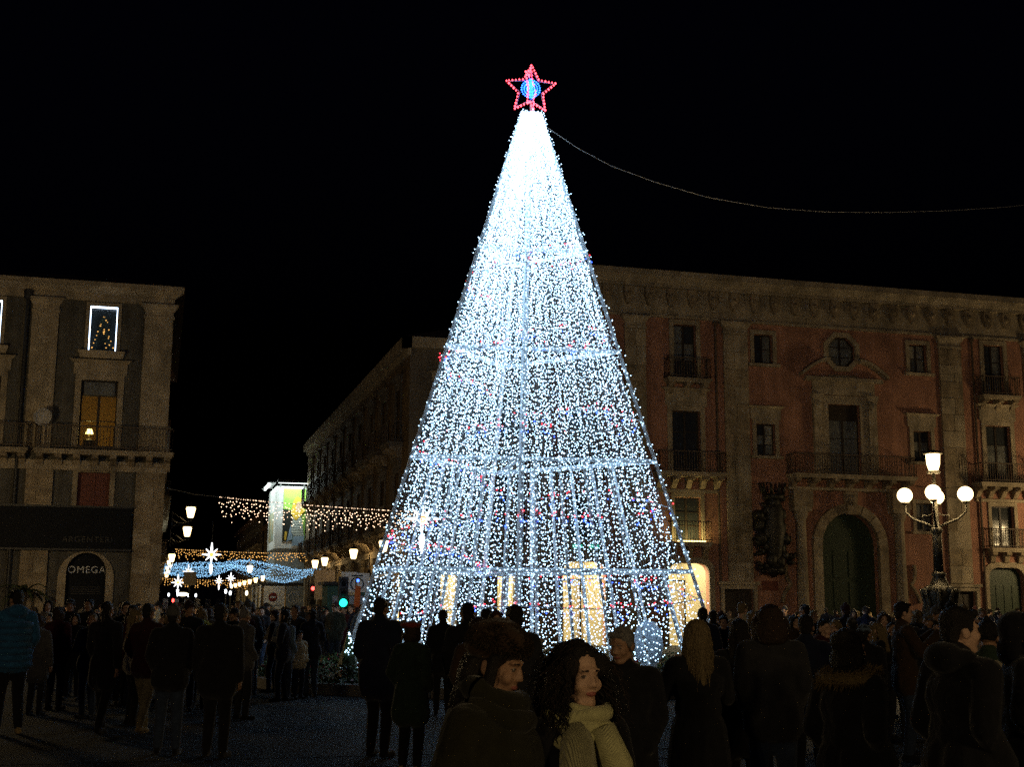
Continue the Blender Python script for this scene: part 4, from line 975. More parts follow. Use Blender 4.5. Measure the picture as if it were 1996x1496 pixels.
# flower bed round the tree
bc = Vector((*plan(1030, 30.8), 0)); BR = 6.3
bed = MB(); bed.lathe((bc.x, bc.y, 0), [(BR-.05, .005), (BR-.05, .10)], 56); tag(bed.build('flower_bed', 'soil'), kind='structure')
kb = thing('bed_kerb', 'low round stone kerb edging the flower bed around the light tree', 'kerb', (bc.x, bc.y, 0))
for k in range(56):
    a0, a1 = 2*PI*(k+.03)/56, 2*PI*(k+.97)/56; q = MB(); vs_ = []
    for z in (0.0, .2):
        for (r, a) in ((BR-.02, a0), (BR-.02, a1), (BR+.2, a1), (BR+.2, a0)): vs_.append((bc.x+r*math.cos(a), bc.y+r*math.sin(a), z+(.02*random.random() if z else 0)))
    q.add(vs_, [(0,3,2,1),(4,5,6,7),(0,1,5,4),(1,2,6,5),(2,3,7,6),(3,0,4,7)]); q.build('stone', 'kerb', kb)
lf = MB(); fl_ = MB()
for k in range(9000):
    a = random.random()*2*PI; r = BR-.1-1.6*random.random()**1.6; h_ = .42*math.sin(min(1, (BR-r)/.35)*PI/2); z = .1+random.random()*h_
    c = Vector((bc.x+r*math.cos(a), bc.y+r*math.sin(a), z)); s = random.uniform(.03, .07)
    d1 = Vector((random.gauss(0, 1), random.gauss(0, 1), random.gauss(0, .6))).normalized()*s; d2 = Vector((random.gauss(0, 1), random.gauss(0, 1), random.gauss(0, 1))).normalized()*s*.6
    (fl_ if (k % 11 == 0 and z > .25) else lf).add([c-d1, c+d2, c+d1, c-d2], [(0,1,2,3)])
tag(lf.build('ground_cover', 'green'), 'low green planting round the foot of the light tree', 'plants', kind='stuff')
tag(fl_.build('red_flowers', 'flower'), 'red flowers scattered in the planting round the light tree', 'flowers', kind='stuff')

# ------------------------------------------------------------------ bronze candelabrum street lamp
def make_candelabrum():
    r = thing('street_lamp', '', 'street lamp', (0, 0, 0))
    B = lambda nm, m, q, par=r, sm=True: q.build(nm, m, par, smooth=sm, local=True)
    q = MB(); q.lathe((0, 0, 0), [(.75, 0), (.75, .25), (.6, .3), (.58, .8), (.66, .9), (.5, 1.0)], 8); B('pedestal', 'bronze', q, sm=False)
    q = MB(); q.lathe((0, 0, 1.0), [(.34, 0), (.3, .3), (.36, .8), (.46, 1.2), (.52, 1.45), (.45, 1.6), (.3, 1.7), (.19, 1.95), (.24, 2.02), (.2, 2.1)], 14)
    for k in range(8):
        a = k*PI/4; q.ball((.48*math.cos(a), .48*math.sin(a), 2.45+.06*(k % 2)), .13, 8, (1, 1, 1.2))
        q.tube([(.42*math.cos(a), .42*math.sin(a), 1.2), (.5*math.cos(a), .5*math.sin(a), 1.7), (.44*math.cos(a), .44*math.sin(a), 2.1), (.6*math.cos(a), .6*math.sin(a), 2.55)], [.1, .12, .1, .05], 6)
    B('figure_base', 'bronze', q)
    q = MB(); q.lathe((0, 0, 3.05), [(.16, 0), (.15, 1.2), (.14, 1.3), (.19, 1.36), (.19, 1.46), (.11, 1.52), (.09, 1.75), (.06, 2.6), (.05, 3.28)], 12); B('column', 'bronze', q)
    for k in range(4):
        a = k*PI/2; ca, sa = math.cos(a), math.sin(a); R_ = .95
        q = MB(); q.tube([(.08*ca, .08*sa, 4.55), (.35*ca, .35*sa, 4.68), (.7*ca, .7*sa, 4.82), (.95*ca, .95*sa, 5.05), (R_*ca, R_*sa, 5.3)], [.05, .045, .04, .035, .03], 7)
        q.tube([(.1*ca, .1*sa, 5.0), (.25*ca, .25*sa, 4.93), (.4*ca, .4*sa, 4.95), (.48*ca, .48*sa, 4.76)], .018, 5); q.lathe((R_*ca, R_*sa, 5.3), [(.05, 0), (.13, .06), (.12, .1)], 10)
        am = B('arm', 'bronze', q)
        q = MB(); q.ball((R_*ca, R_*sa, 5.62), .25, 16); B('globe', 'e_lamp', q, am)
    q = MB(); q.lathe((0, 0, 6.32), [(.2, 0), (.22, .06), (.17, .1)], 12); B('lantern_base', 'bronze', q)
    q = MB(); q.lathe((0, 0, 6.43), [(.15, 0), (.21, .2), (.23, .52)], 14); ln = B('lantern', 'e_lamp', q)
    q = MB(); q.lathe((0, 0, 6.96), [(.30, 0), (.31, .05), (.22, .10), (.05, .14)], 14)
    for k in range(10): a = k*PI/5; q.ball((.29*math.cos(a),   .29*math.sin(a), 6.99), .035, 6)
    B('lantern_cap', 'bronze', q, ln)
    return r
cl = make_candelabrum()
LAMP_D = 38.0
cl.location = (*plan(1836, LAMP_D), 0); cl.rotation_euler = (0, 0, -math.radians(36.5)); cl.scale = (.9, .9, .9)
tag(cl, 'tall bronze four-globe street lamp with a lantern on top in front of the palazzo', 'street lamp', 'candelabrum street lamps of the square')
# unseen copies added out of the picture to light the walkers and facades
for (x, y, lab) in ((45.0, 50.5, 'bronze four-globe street lamp added near the right end of the palazzo, outside the view'), (-9.5, 40.5, 'bronze four-globe street lamp added at the left rear corner of the square, outside the view'), (-12.0, -11.0, 'bronze four-globe street lamp added at the left front corner of the square, behind the viewer'), (9.5, -10.0, 'bronze four-globe street lamp added at the right front corner of the square, behind the viewer')):
    o = copy_tree(cl); o.location = (x, y, 0); o['label'] = lab

# ------------------------------------------------------------------ people
# every body, head and head-dress is grown as one skin round a set of tapered volumes, then given its pose
def cap_pts(a, b_, r1, r2, n=10):
    a, b_ = Vector(a), Vector(b_); d = b_-a; L = max(d.length, 1e-4); d = d/L
    up = Vector((0, 0, 1)) if abs(d.z) < .9 else Vector((1, 0, 0)); x = d.cross(up).normalized(); y = d.cross(x)
    prof = [(-r1, .001)] + [(-r1*math.cos(t), r1*math.sin(t)) for t in (PI/6, PI/3)] + [(0, r1), (L, r2)] + [(L+r2*math.cos(t), r2*math.sin(t)) for t in (PI/3, PI/6)] + [(L+r2, .001)]
    vs, fs = [], []
    for (h, r) in prof:
        for j in range(n): t = 2*PI*j/n; vs.append(a + d*h + (x*math.cos(t)+y*math.sin(t))*r)
    for i in range(len(prof)-1):
        for j in range(n): fs.append((i*n+j, i*n+(j+1) % n, (i+1)*n+(j+1) % n, (i+1)*n+j))
    return vs, fs
class Prims:
    def __init__(s): s.p = []
    def cap(s, a, b_, r1, r2=None, m=0): s.p.append(('c', Vector(a), Vector(b_), r1, r1 if r2 is None else r2, m)); return s
    def ell(s, c, r, m=0): s.p.append(('e', Vector(c), Vector(r if hasattr(r, '__len__') else (r, r, r)), 0, 0, m)); return s
    def xform(s, T):
        q = Prims(); sc_ = T.to_scale().x
        for k, a, b_, r1, r2, m in s.p: q.p.append((k, T @ a, (T @ b_) if k == 'c' else b_*sc_, r1*sc_, r2*sc_, m))
        return q
    def mesh(s):
        mb = MB()
        for k, a, b_, r1, r2, m in s.p:
            if k == 'c': mb.add(*cap_pts(a, b_, r1, r2))
            else: mb.ball(a, 1.0, 12, tuple(b_))
        return mb
    def owner(s, pts):          # which volume each point belongs to
        best = np.full(len(pts), 9e9); own = np.zeros(len(pts), int)
        for k, a, b_, r1, r2, m in s.p:
            A, B_ = np.array(a), np.array(b_)
            if k == 'c':
                d = B_-A; t = np.clip(((pts-A)@d)/max(d@d, 1e-9), 0, 1); dist = np.linalg.norm(pts-A-t[:, None]*d, axis=1)-(r1+(r2-r1)*t)
            else:
                q = (pts-A)/B_; n = np.linalg.norm(q, axis=1); dist = (n-1)*float(np.min(B_))
            u = dist < best; best[u] = dist[u]; own[u] = m
        return own
jobs = []
def grow(pr, voxel, smooth=5, rough=0.0, tag_=''):
    """queue a volume set; returns a token resolved by run_jobs"""
    mb = pr.mesh(); me = bpy.data.meshes.new('tmp'); me.from_pydata([tuple(v) for v in mb.v], [], mb.f)
    bm = bmesh.new(); bm.from_mesh(me); bmesh.ops.recalc_face_normals(bm, faces=bm.faces); bm.to_mesh(me); bm.free()
    o = bpy.data.objects.new('tmp', me); C.objects.link(o)
    r = o.modifiers.new('r', 'REMESH'); r.mode = 'VOXEL'; r.voxel_size = voxel
    if smooth: s_ = o.modifiers.new('s', 'SMOOTH'); s_.factor = .5; s_.iterations = smooth
    tok = {'o': o, 'pr': pr, 'rough': rough}; jobs.append(tok); return tok
def run_jobs():
    dg = bpy.context.evaluated_depsgraph_get()
    for t in jobs:
        me = bpy.data.meshes.new_from_object(t['o'].evaluated_get(dg)); n = len(me.vertices)
        co = np.empty(n*3); me.vertices.foreach_get('co', co); co = co.reshape(-1, 3)
        if t['rough']:
            f = 38.0; nz = np.sin(co[:, 0]*f+1.3*np.sin(co[:, 2]*f*.8))*np.sin(co[:, 1]*f*1.1+2)*np.sin(co[:, 2]*f*.9+.7*np.sin(co[:, 0]*f))
            c = co.mean(0); d = co-c; d /= np.linalg.norm(d, axis=1)[:, None]+1e-6
            co = co + d*(nz+rng.uniform(-.4, .4, n))[:, None]*t['rough']
        nf = len(me.polygons); fc = np.empty(nf*3); me.polygons.foreach_get('center', fc)
        fv = [tuple(p.vertices) for p in me.polygons]
        t['v'] = co; t['f'] = fv; t['m'] = t['pr'].owner(fc.reshape(-1, 3))
        old = t['o'].data; bpy.data.objects.remove(t['o']); bpy.data.meshes.remove(old); bpy.data.meshes.remove(me)
    jobs.clear()
def join_tokens(name, parts):     # parts: (token, matrix)
    V_, F_, MI = [], [], []
    for t, T in parts:
        n = len(V_); A = np.array(T); co = t['v'] @ A[:3, :3].T + A[:3, 3]
        V_ += [tuple(p) for p in co]; F_ += [tuple(i+n for i in f) for f in t['f']]; MI += list(t['m'])
    me = bpy.data.meshes.new(name); me.from_pydata(V_, [], F_)
    me.polygons.foreach_set('use_smooth', [True]*len(F_)); 
    for k in range(7): me.materials.append(M['iron'])
    me.polygons.foreach_set('material_index', np.array(MI, np.int32)); me.update()
    return me

# slots: 0 skin 1 top 2 trousers 3 shoes 4 lips 5 eyes 6 brows
def head_prims(female=False, old=False):
    p = Prims(); j = .9 if female else 1.0
    p.ell((0, -.018, .035), (.074, .094, .084)); p.ell((0, .022, -.02), (.060*j, .068, .088)); p.ell((0, .056, -.092), (.028*j, .028, .022))
    p.cap((-.046*j, .0, -.06), (-.018, .05, -.095), .022, .02).cap((.046*j, .0, -.06), (.018, .05, -.095), .022, .02)
    p.cap((0, .080, .014), (0, .0955, -.026), .0085, .0115).ell((-.012, .088, -.030), .0095).ell((.012, .088, -.030), .0095)
    p.ell((0, .068, .026), (.052, .020, .012)); p.ell((-.036, .058, -.028), (.024, .022, .026)).ell((.036, .058, -.028), (.024, .022, .026))
    for s in (-1, 1):
        p.ell((s*.074, -.012, -.008), (.011, .024, .032)); p.ell((s*.030, .0735, .003), (.0105, .0085, .0058), 5)
        p.cap((s*.018, .0865, .024), (s*.044, .078, .025), .0036, .003, 6)
    p.cap((-.018, .081, -.062), (.018, .081, -.062), .006, .006, 4).ell((0, .085, -.0615), (.012, .008, .008), 4)
    nk = .047 if female else .056
    p.cap((0, -.018, -.07), (0, -.035, -.20), nk, nk+.006)
    return p
def hand_prims(curl=.5):
    p = Prims(); p.ell((0, 0, -.045), (.038, .017, .046))
    for k, (x, L) in enumerate(((-.028, .070), (-.010, .080), (.010, .076), (.028, .060))):
        a = Vector((x, 0, -.082)); c1 = curl*.6; b_ = a + Vector((x*.12, math.sin(c1), -math.cos(c1)))*L*.5
        c2 = curl*1.7; c = b_ + Vector((0, math.sin(c2), -math.cos(c2)))*L*.5
        p.cap(a, b_, .0092, .0085).cap(b_, c, .0085, .007)
    p.cap((-.034, .004, -.03), (-.058, .022, -.062), .0115, .010).cap((-.058, .022, -.062), (-.056, .034, -.088), .0098, .008)
    return p
HEADS = {}; HAND = {}
def body_prims(pose='stand', bulk=1.0, coat=.78, hood=False, wide=1.0, collar=True, flare=1.0):
    """1.75 m figure facing +y; coat = height of the hem"""
    p = Prims(); sw = .175*wide
    legs = {'stand': ((.095, .0, 0), (.095, .01, 0)), 'walk': ((.085, .20, .0), (.085, -.24, .06)), 'easy': ((.12, .06, 0), (.11, -.04, 0))}[pose if pose in ('stand', 'walk', 'easy') else 'stand']
    feet = []
    for s, (x, y, lift) in ((-1, legs[0]), (1, legs[1])):
        hip = Vector((s*.085, 0, .90)); ank = Vector((s*x, y, .09+lift)); kn = hip.lerp(ank, .52) + Vector((0, .045+.05*abs(y), 0))
        p.cap(hip, kn, .098*wide, .07, 2).cap(kn, ank+Vector((0, 0, .02)), .072, .058, 2)
        hl = ank + Vector((0, -.045, -.05)); te = ank + Vector((s*.025, .15, -.056-.2*lift)); p.cap(hl, te, .040, .036, 3).ell(ank+Vector((0, 0, -.035)), (.043, .06, .05), 3)
    b = bulk
    p.ell((0, .0, .97), (.158*wide*b, .118*b, .13), 1); p.ell((0, .005, 1.12), (.158*wide*b, .122*b, .17), 1); p.ell((0, .01, 1.29), (.178*wide*b, .128*b, .19), 1)
    p.cap((-sw+.01, 0, 1.415), (sw-.01, 0, 1.415), .072*b, .072*b, 1); p.cap((-.08, -.01, 1.46), (.08, -.01, 1.46), .058, .058, 1)
    if collar: p.cap((0, -.02, 1.44), (0, -.012, 1.515), .082, .074, 1)
    if coat < .9:
        for s in (-1, 1):
            yy = legs[0][1] if s < 0 else legs[1][1]; f = (.95-coat)/.95
            p.cap((s*.06*wide, 0, .97), (s*(.075+.03*f), yy*f*.8, coat+.1), .128*b*wide, (.125+.03*f)*b*flare, 1)
        p.cap((0, 0, .97), (0, 0, coat+.12), .13*b, .14*b*flare, 1)
    if hood: p.ell((0, -.10, 1.49), (.13, .085, .085), 1); p.cap((-.1, -.04, 1.48), (.1, -.04, 1.48), .06, .06, 1)
    # arms
    A = {'pocket': (((.235, -.06, 1.16), (.19, .10, .98)),)*2, 'down': (((.245, -.03, 1.14), (.25, .03, .90)),)*2, 'swing': (((.24, .09, 1.15), (.235, .24, .96)), ((.24, -.14, 1.16), (.24, -.12, .92))),
         'phone': (((.25, .12, 1.19), (.10, .36, 1.40)),)*2, 'onephone': (((.235, -.06, 1.16), (.19, .10, .98)), ((.26, .10, 1.20), (.14, .33, 1.46))), 'cross': (((.24, .04, 1.16), (.02, .20, 1.17)),)*2, 'bag': (((.245, -.03, 1.14), (.25, .03, .90)), ((.25, .02, 1.15), (.13, .2, 1.30)))}
    return p, A, sw
def arms(p, A, sw, kind, b):
    hands = []
    for i, s in enumerate((-1, 1)):
        el, wr = A[kind][i]; sh = Vector((s*sw, 0, 1.41)); el = Vector((s*el[0], el[1], el[2])); wr = Vector((s*wr[0], wr[1], wr[2]))
        p.cap(sh, el, .068*b, .060*b, 1).cap(el, wr, .058*b, .047*b, 1); hands.append((s, el, wr))
    return hands
def hand_matrix(s, el, wr):
    d = (wr-el).normalized(); z = -d; y = Vector((-s, .3, 0)); y = (y - z*y.dot(z)).normalized(); x = y.cross(z)
    Mx = Matrix((x, y, z)).transposed().to_4x4()
    if s > 0: Mx = Mx @ Matrix.Scale(-1, 4, (1, 0, 0))
    return Matrix.Translation(wr + d*.02) @ Mx
HC_ = (0, .018, 1.625)     # head centre of a 1.75 m figure
# hair and hats, modelled in the head's frame
def hair_prims(kind):
    p = Prims()
    if kind in ('short', 'crop', 'grey'):
        p.ell((0, -.025, .048), (.080, .094, .082)); p.ell((0, -.065, -.01), (.068, .05, .07)); p.cap((-.04, .052, .088), (.04, .052, .088), .022)
        for s in (-1, 1): p.ell((s*.07, .0, .03), (.014, .035, .05))
    elif kind == 'long':
        p.ell((0, -.025, .048), (.086, .098, .086)); p.ell((0, -.08, -.05), (.085, .05, .12)); p.cap((-.055, -.07, -.02), (-.085, -.075, -.28), .04, .03).cap((.055, -.07, -.02), (.085, -.075, -.28), .04, .03).cap((0, -.095, -.02), (0, -.115, -.32), .05, .04)
        for s in (-1, 1): p.cap((s*.072, .01, .05), (s*.085, .01, -.16), .022, .024); p.cap((s*.02, .045, .112), (s*.07, .04, .05), .02, .02)
    elif kind == 'bob':
        p.ell((0, -.025, .045), (.09, .10, .088)); p.ell((0, -.055, -.05), (.098, .068, .085))
        for s in (-1, 1): p.ell((s*.08, .0, -.03), (.028, .05, .085)); p.cap((s*.02, .055, .10), (s*.06, .055, .07), .02)
    elif kind == 'curly':
        p.ell((0, -.035, .04), (.105, .105, .10)); p.ell((0, -.08, -.06), (.13, .085, .12))
        for s in (-1, 1): p.ell((s*.10, -.01, -.07), (.045, .06, .13)); p.ell((s*.075, .035, .045), (.035, .04, .05))
    elif kind == 'ponytail':
        p.ell((0, -.025, .048), (.080, .094, .082)); p.ell((0, -.065, -.01), (.066, .05, .06)); p.cap((0, -.11, .03), (0, -.15, -.18), .03, .018)
    elif kind == 'beanie':
        p.ell((0, -.02, .052), (.086, .103, .098)); p.cap((-.06, .05, .045), (.06, .05, .045), .022); p.ell((0, -.02, .03), (.088, .105, .035)); p.ell((0, -.03, .145), (.03, .03, .03))
    elif kind == 'beret':
        p.ell((-.015, -.015, .092), (.135, .13, .042)); p.ell((0, -.02, .06), (.085, .10, .05)); p.ell((-.02, -.02, .135), .01)
    elif kind == 'cap':
        p.ell((0, -.018, .055), (.083, .10, .078)); p.ell((0, .10, .05), (.062, .062, .012))
    elif kind == 'furhat':
        p.ell((0, -.015, .085), (.115, .122, .078)); p.ell((0, -.035, .045), (.102, .108, .05))
    elif kind == 'hood':
        p.ell((0, -.045, .04), (.112, .105, .118)); p.ell((0, -.075, -.09), (.115, .085, .10)); 
        for s in (-1, 1): p.cap((s*.082, .035, .06), (s*.085, .03, -.12), .034, .04)
        p.cap((-.06, .03, .115), (.06, .03, .115), .034)
    return p
HAIR = {}
heads_spec = {'m': head_prims(), 'f': head_prims(True)}
for k, v_ in heads_spec.items(): HEADS[k] = grow(v_, .0062, 2); HEADS[k+'_far'] = grow(v_, .011, 1)
HAND['relaxed'] = grow(hand_prims(.5), .0052, 1); HAND['grip'] = grow(hand_prims(1.0), .0052, 1)
for k in ('short', 'crop', 'grey', 'long', 'bob', 'curly', 'ponytail', 'beanie', 'beret', 'cap', 'hood', 'furhat'):
    HAIR[k] = grow(hair_prims(k), .010, 2, rough={'beanie': .002, 'beret': .0015, 'cap': 0, 'hood': .004, 'furhat': .007, 'short': .005, 'crop': .003, 'grey': .003}.get(k, .008))
BODY = {}
def body_key(pose, arm, bulk, coat, hood, wide, flare=1.0, voxel=.0155):
    k = (pose, arm, bulk, coat, hood, wide, flare, voxel)
    if k not in BODY:
        p, A, sw = body_prims(pose, bulk, coat, hood, wide, flare=flare); hs_ = arms(p, A, sw, arm, bulk)
        BODY[k] = {'tok': grow(p, voxel, 4), 'hands': hs_ if arm != 'pocket' and arm != 'cross' else [], 'meshes': {}}
        if arm == 'onephone': BODY[k]['hands'] = hs_[1:]
        BODY[k]['grip'] = arm in ('phone', 'onephone', 'bag')
    return k
# wardrobe
SK = mat('skin', (.38, .22, .135), .55, .15, 20, .05, spec=.35); SK2 = mat('pale skin', (.58, .37, .25), .55, .12, 20, .05)
LIP = mat('lips', (.34, .11, .09), .5, .1, 20, 0); EYE = mat('eyes', (.09, .065, .05), .3, .1, 20, 0); 
COL = dict(black=(.012, .012, .014), navy=(.012, .016, .035), charcoal=(.03, .03, .032), brown=(.05, .03, .018), olive=(.022, .021, .011), grey=(.09, .09, .09), blue=(.03, .12, .26), maroon=(.035, .010, .012), khaki=(.20, .17, .10), jeans=(.035, .05, .085), tan=(.30, .22, .10), cream=(.45, .40, .28), wine=(.05, .010, .014), green=(.03, .05, .03), paleblue=(.12, .18, .26), hiviz=(.40, .42, .06), rust=(.22, .035, .018), knit=(.42, .40, .22))
FAB = {k: fabric(k+' cloth', v_) for k, v_ in COL.items()}
HR = {k: mat(k+' hair', c, .55, .45, 60, .5, spec=.4) for k, c in dict(dark=(.012, .009, .007), brown=(.04, .022, .012), blonde=(.21, .155, .075), grey=(.22, .21, .20), auburn=(.07, .025, .012)).items()}
QUEUE = []
def person(x, ytop, D, face, label, cat='person', pose='stand', arm='pocket', bulk=1.12, coat=.78, hood=False, wide=1.0, flare=1.0, top='black', legs='black', shoes='black', sex='m', hair='short', hairc='dark', hat=None, hatc='black', skin=0, yaw=0, nod=0, group=None, near=False, h=None, extra=None, far=False, pos=None):
    if h is None: h = height_at(ytop, D)
    k = body_key(pose, arm, bulk, coat, hood, wide, flare, .011 if near else (.024 if far else .0155))
    QUEUE.append(dict(x=x, D=D, face=face, label=label, k=k, h=h, top=top, legs=legs, shoes=shoes, sex=sex, hair=hair, hairc=hairc, hat=hat, hatc=hatc, skin=skin, yaw=yaw, nod=nod, group=group, extra=extra, far=far, pos=pos, pose=pose))
HM = {}
def flush_people():
    run_jobs()
    for q in QUEUE:
        s = q['h']/1.75
        px, py = q['pos'] or plan(q['x'], q['D'])
        o = thing('person', q['label'], 'person', (px, py, 0), q['group'])
        o.rotation_euler = (0, 0, -TH - math.radians(q['face'])); o.scale = (s, s, s)
        B = BODY[q['k']]; mk = (q['sex'], q['yaw'], q['nod'], q['far'])
        HT = Matrix.Translation(HC_) @ Matrix.Rotation(math.radians(-q['yaw']), 4, 'Z') @ Matrix.Rotation(math.radians(q['nod']), 4, 'X')
        if mk not in B['meshes']:
            parts = [(B['tok'], Matrix.Identity(4)), (HEADS[q['sex']+('_far' if q['far'] else '')], HT)]
            if not q['far']: parts += [(HAND['grip' if B['grip'] else 'relaxed'], hand_matrix(*hh)) for hh in B['hands']]
            B['meshes'][mk] = join_tokens('body', parts)
        bo = link('body', B['meshes'][mk], o)
        hm = HR[q['hairc']]
        for i, mm in enumerate((SK2 if q['skin'] else SK, FAB[q['top']], FAB[q['legs']], FAB[q['shoes']], LIP, EYE, hm)):
            bo.material_slots[i].link = 'OBJECT'; bo.material_slots[i].material = mm
        for nm, kind, mm in (('hair', q['hair'], hm), ('hat' if q['hat'] != 'hood' else 'hood', q['hat'], FAB[q['hatc']])):
            if kind is None: continue
            if kind not in HM:
                HM[kind] = join_tokens(nm, [(HAIR[kind], Matrix.Identity(4))]); 
            c = link(nm, HM[kind], o); c.matrix_local = HT
            for i in range(7): c.material_slots[i].link = 'OBJECT'; c.material_slots[i].material = mm
        if q['extra']: q['extra'](o, HT)
        q['obj'] = o
def worn(o, name, mb, m, smooth=True):
    mb.build(name, m, o, smooth=smooth, local=True); return o
def fur_ring(name, m, pts, L, n, r0=.02):
    """tufted fur trim along a path, as a part of the wearer"""
    def fn(o, HT):
        q = MB(); q.tube(pts, r0, 7)
        P_ = [Vector(p) for p in pts]
        for k in range(n):
            t = random.random()*(len(P_)-1); i = min(int(t), len(P_)-2); c = P_[i].lerp(P_[i+1], t-i); d = Vector((random.gauss(0, 1), random.gauss(0, 1), random.gauss(0, 1))).normalized()
            a = c+d*r0*.8; b_ = c+d*(r0+L*random.uniform(.6, 1.1))+Vector((0, 0, -.006)); sd = d.cross(Vector((.3, .5, .8))).normalized()*.004
            q.add([a+sd, a-sd, b_], [(0, 1, 2)])
        worn(o, name, q, m, False)
    return fn
def locks(name, m, n, L, start_r, spread, curl=0.0, rad=.006, sides=5, zs=(-.05, .10), back=1.0, face_gap=.75):
    """single locks of hair hanging from the scalp"""
    def fn(o, HT):
        q = MB(); rs_ = random.Random(5)
        for k in range(n):
            a = rs_.uniform(face_gap, 2*PI-face_gap) + PI/2; z0 = rs_.uniform(*zs)
            rr = start_r*math.sqrt(max(.05, 1-((z0-.03)/.11)**2)); st = Vector((rr*math.cos(a), -.025+rr*1.1*math.sin(a), z0)); pts = []
            LL = L*rs_.uniform(.7, 1.1); ph = rs_.uniform(0, 6); tn = rs_.uniform(3, 5)
            for i in range(10):
                t = i/9; ex = spread*t**.7; p = st + Vector((math.cos(a)*ex, math.sin(a)*ex*.9, -LL*t+.03*math.sin(t*3)))
                if curl: w_ = curl*min(1, t*3); p += Vector((math.cos(ph+t*tn*2*PI)*w_, math.sin(ph+t*tn*2*PI)*w_, 0))
                pts.append(HT @ p)
            q.tube(pts, [rad*(1-.6*i/9) for i in range(10)], sides, cap=False)
        worn(o, name, q, m)
    return fn
def scarf(m, R_=.105, z=1.47, rolls=((0, 0), (.03, -.035), (-.01, .03)), r=.042, tail=True, tilt=.03):
    def fn(o, HT):
        q = MB()
        for k, (dr, dz) in enumerate(rolls):
            pts = [((R_+dr)*math.cos(a), -.005+(R_+dr)*.95*math.sin(a), z+dz+tilt*math.sin(a+.5+k)+.012*math.sin(3*a+k)) for a in np.linspace(0, 2*PI, 26)]
            q.tube(pts, [r*(1+.14*math.sin(5*a+k)) for a in np.linspace(0, 2*PI, 26)], 9, cap=False)
        worn(o, 'scarf', q, m)
        if tail:
            q = MB(); q.tube([(-.03, .13, z-.03), (-.07, .17, z-.16), (-.08, .175, z-.34), (-.07, .17, z-.52)], [.05, .062, .066, .06], 9); worn(o, 'scarf_end', q, m)
    return fn
def multi(*fs_): return lambda o, HT: [f(o, HT) for f in fs_]
def stripes(o, HT):
    for s in (-1, 1):
        q = MB()
        for dx in (-.012, .012): q.tube([(s*.19, dx, .93), (s*.165, .02+dx, .5), (s*.155, dx, .12)], .006, 4)
        worn(o, 'trouser_stripe', q, M['silver'])
def glasses(o, HT):
    q = MB()
    for s in (-1, 1):
        q.tube([HT @ Vector((s*.032+.024*math.cos(a), .092, .003+.019*math.sin(a))) for a in np.linspace(0, 2*PI, 13)], .0025, 4); q.tube([HT @ Vector((s*.056, .09, .005)), HT @ Vector((s*.078, 0, .008))], .0025, 4)
    q.tube([HT @ Vector((-.009, .094, .005)), HT @ Vector((.009, .094, .005))], .0025, 4); worn(o, 'glasses', q, M['sign'])
def quilt(m, n=7, z0=.80, z1=1.36, wd=.205, dp=.155):      # stitched rolls of a padded jacket
    def fn(o, HT):
        q = MB()
        for k in range(n):
            z = z0+(z1-z0)*(k+.5)/n; f = 1-.05*abs(k-n/2)/n
            pts = [(wd*f*math.cos(a), dp*f*math.sin(a), z) for a in np.linspace(0, 2*PI, 25)]
            q.tube(pts, (z1-z0)/n*.56, 8, cap=False)
        worn(o, 'quilting', q, m)
    return fn
KN = ribbed('cream knitted wool', COL['knit'], 'X', 38.0, .8); KN2 = ribbed('wool scarf', (.52, .50, .25), 'DIAGONAL', 70.0, .35)
FUR = mat('brown fur', (.05, .035, .022), .9, .5, 90, .4); FURT = mat('tan fur', (.20, .145, .06), .9, .5, 90, .4)

# --- nearest figures
def knit_front(o, HT):
    q = MB()
    for s in (1,):
        q.tube([(s*.05, .06, 1.46), (s*.07, .12, 1.38), (s*.085, .155, 1.25), (s*.085, .168, 1.05), (s*.09, .165, .85), (s*.09, .16, .70)], [.05, .065, .075, .08, .08, .075], 12)
    worn(o, 'cardigan_front', q, KN)
person(1126, 1253, 4.55, 152, 'woman with dark curly hair and thick pale yellow scarf passing close by in front', arm='down', pose='walk', near=True, sex='f', hair='curly', hairc='dark', top='black', legs='black', wide=.9, coat=.74, bulk=1.05, yaw=-4, skin=1,
       extra=multi(knit_front, locks('curls', HR['dark'], 520, .25, .10, .062, curl=.016, rad=.0042, zs=(-.06, .125), face_gap=.80), locks('loose_hair', HR['brown'], 120, .2, .115, .10, curl=.012, rad=.0018, sides=3, zs=(-.05, .14), face_gap=.75), scarf(KN2, .10, 1.475, ((0, 0), (.02, -.03), (.0, .035), (.035, -.05), (.02, .015)), .029)))
def tufts(name, m, c, rad, n, L):
    def fn(o, HT):
        q = MB(); rs_ = random.Random(9)
        for k in range(n):
            d = Vector((rs_.gauss(0, 1), rs_.gauss(0, 1), rs_.gauss(.25, 1))).normalized()
            if d.z < -.35: continue
            a = Vector((c[0]+d.x*rad[0], c[1]+d.y*rad[1], c[2]+d.z*rad[2])); b_ = a + (d+Vector((rs_.gauss(0, .35), rs_.gauss(0, .35), rs_.gauss(-.2, .3)))).normalized()*L*rs_.uniform(.6, 1.2)
            sd = d.cross(Vector((rs_.gauss(0, 1), .5, .8))).normalized()*.0035; q.add([HT @ (a+sd), HT @ (a-sd), HT @ b_], [(0, 1, 2)])
        worn(o, name, q, m, False)
    return fn
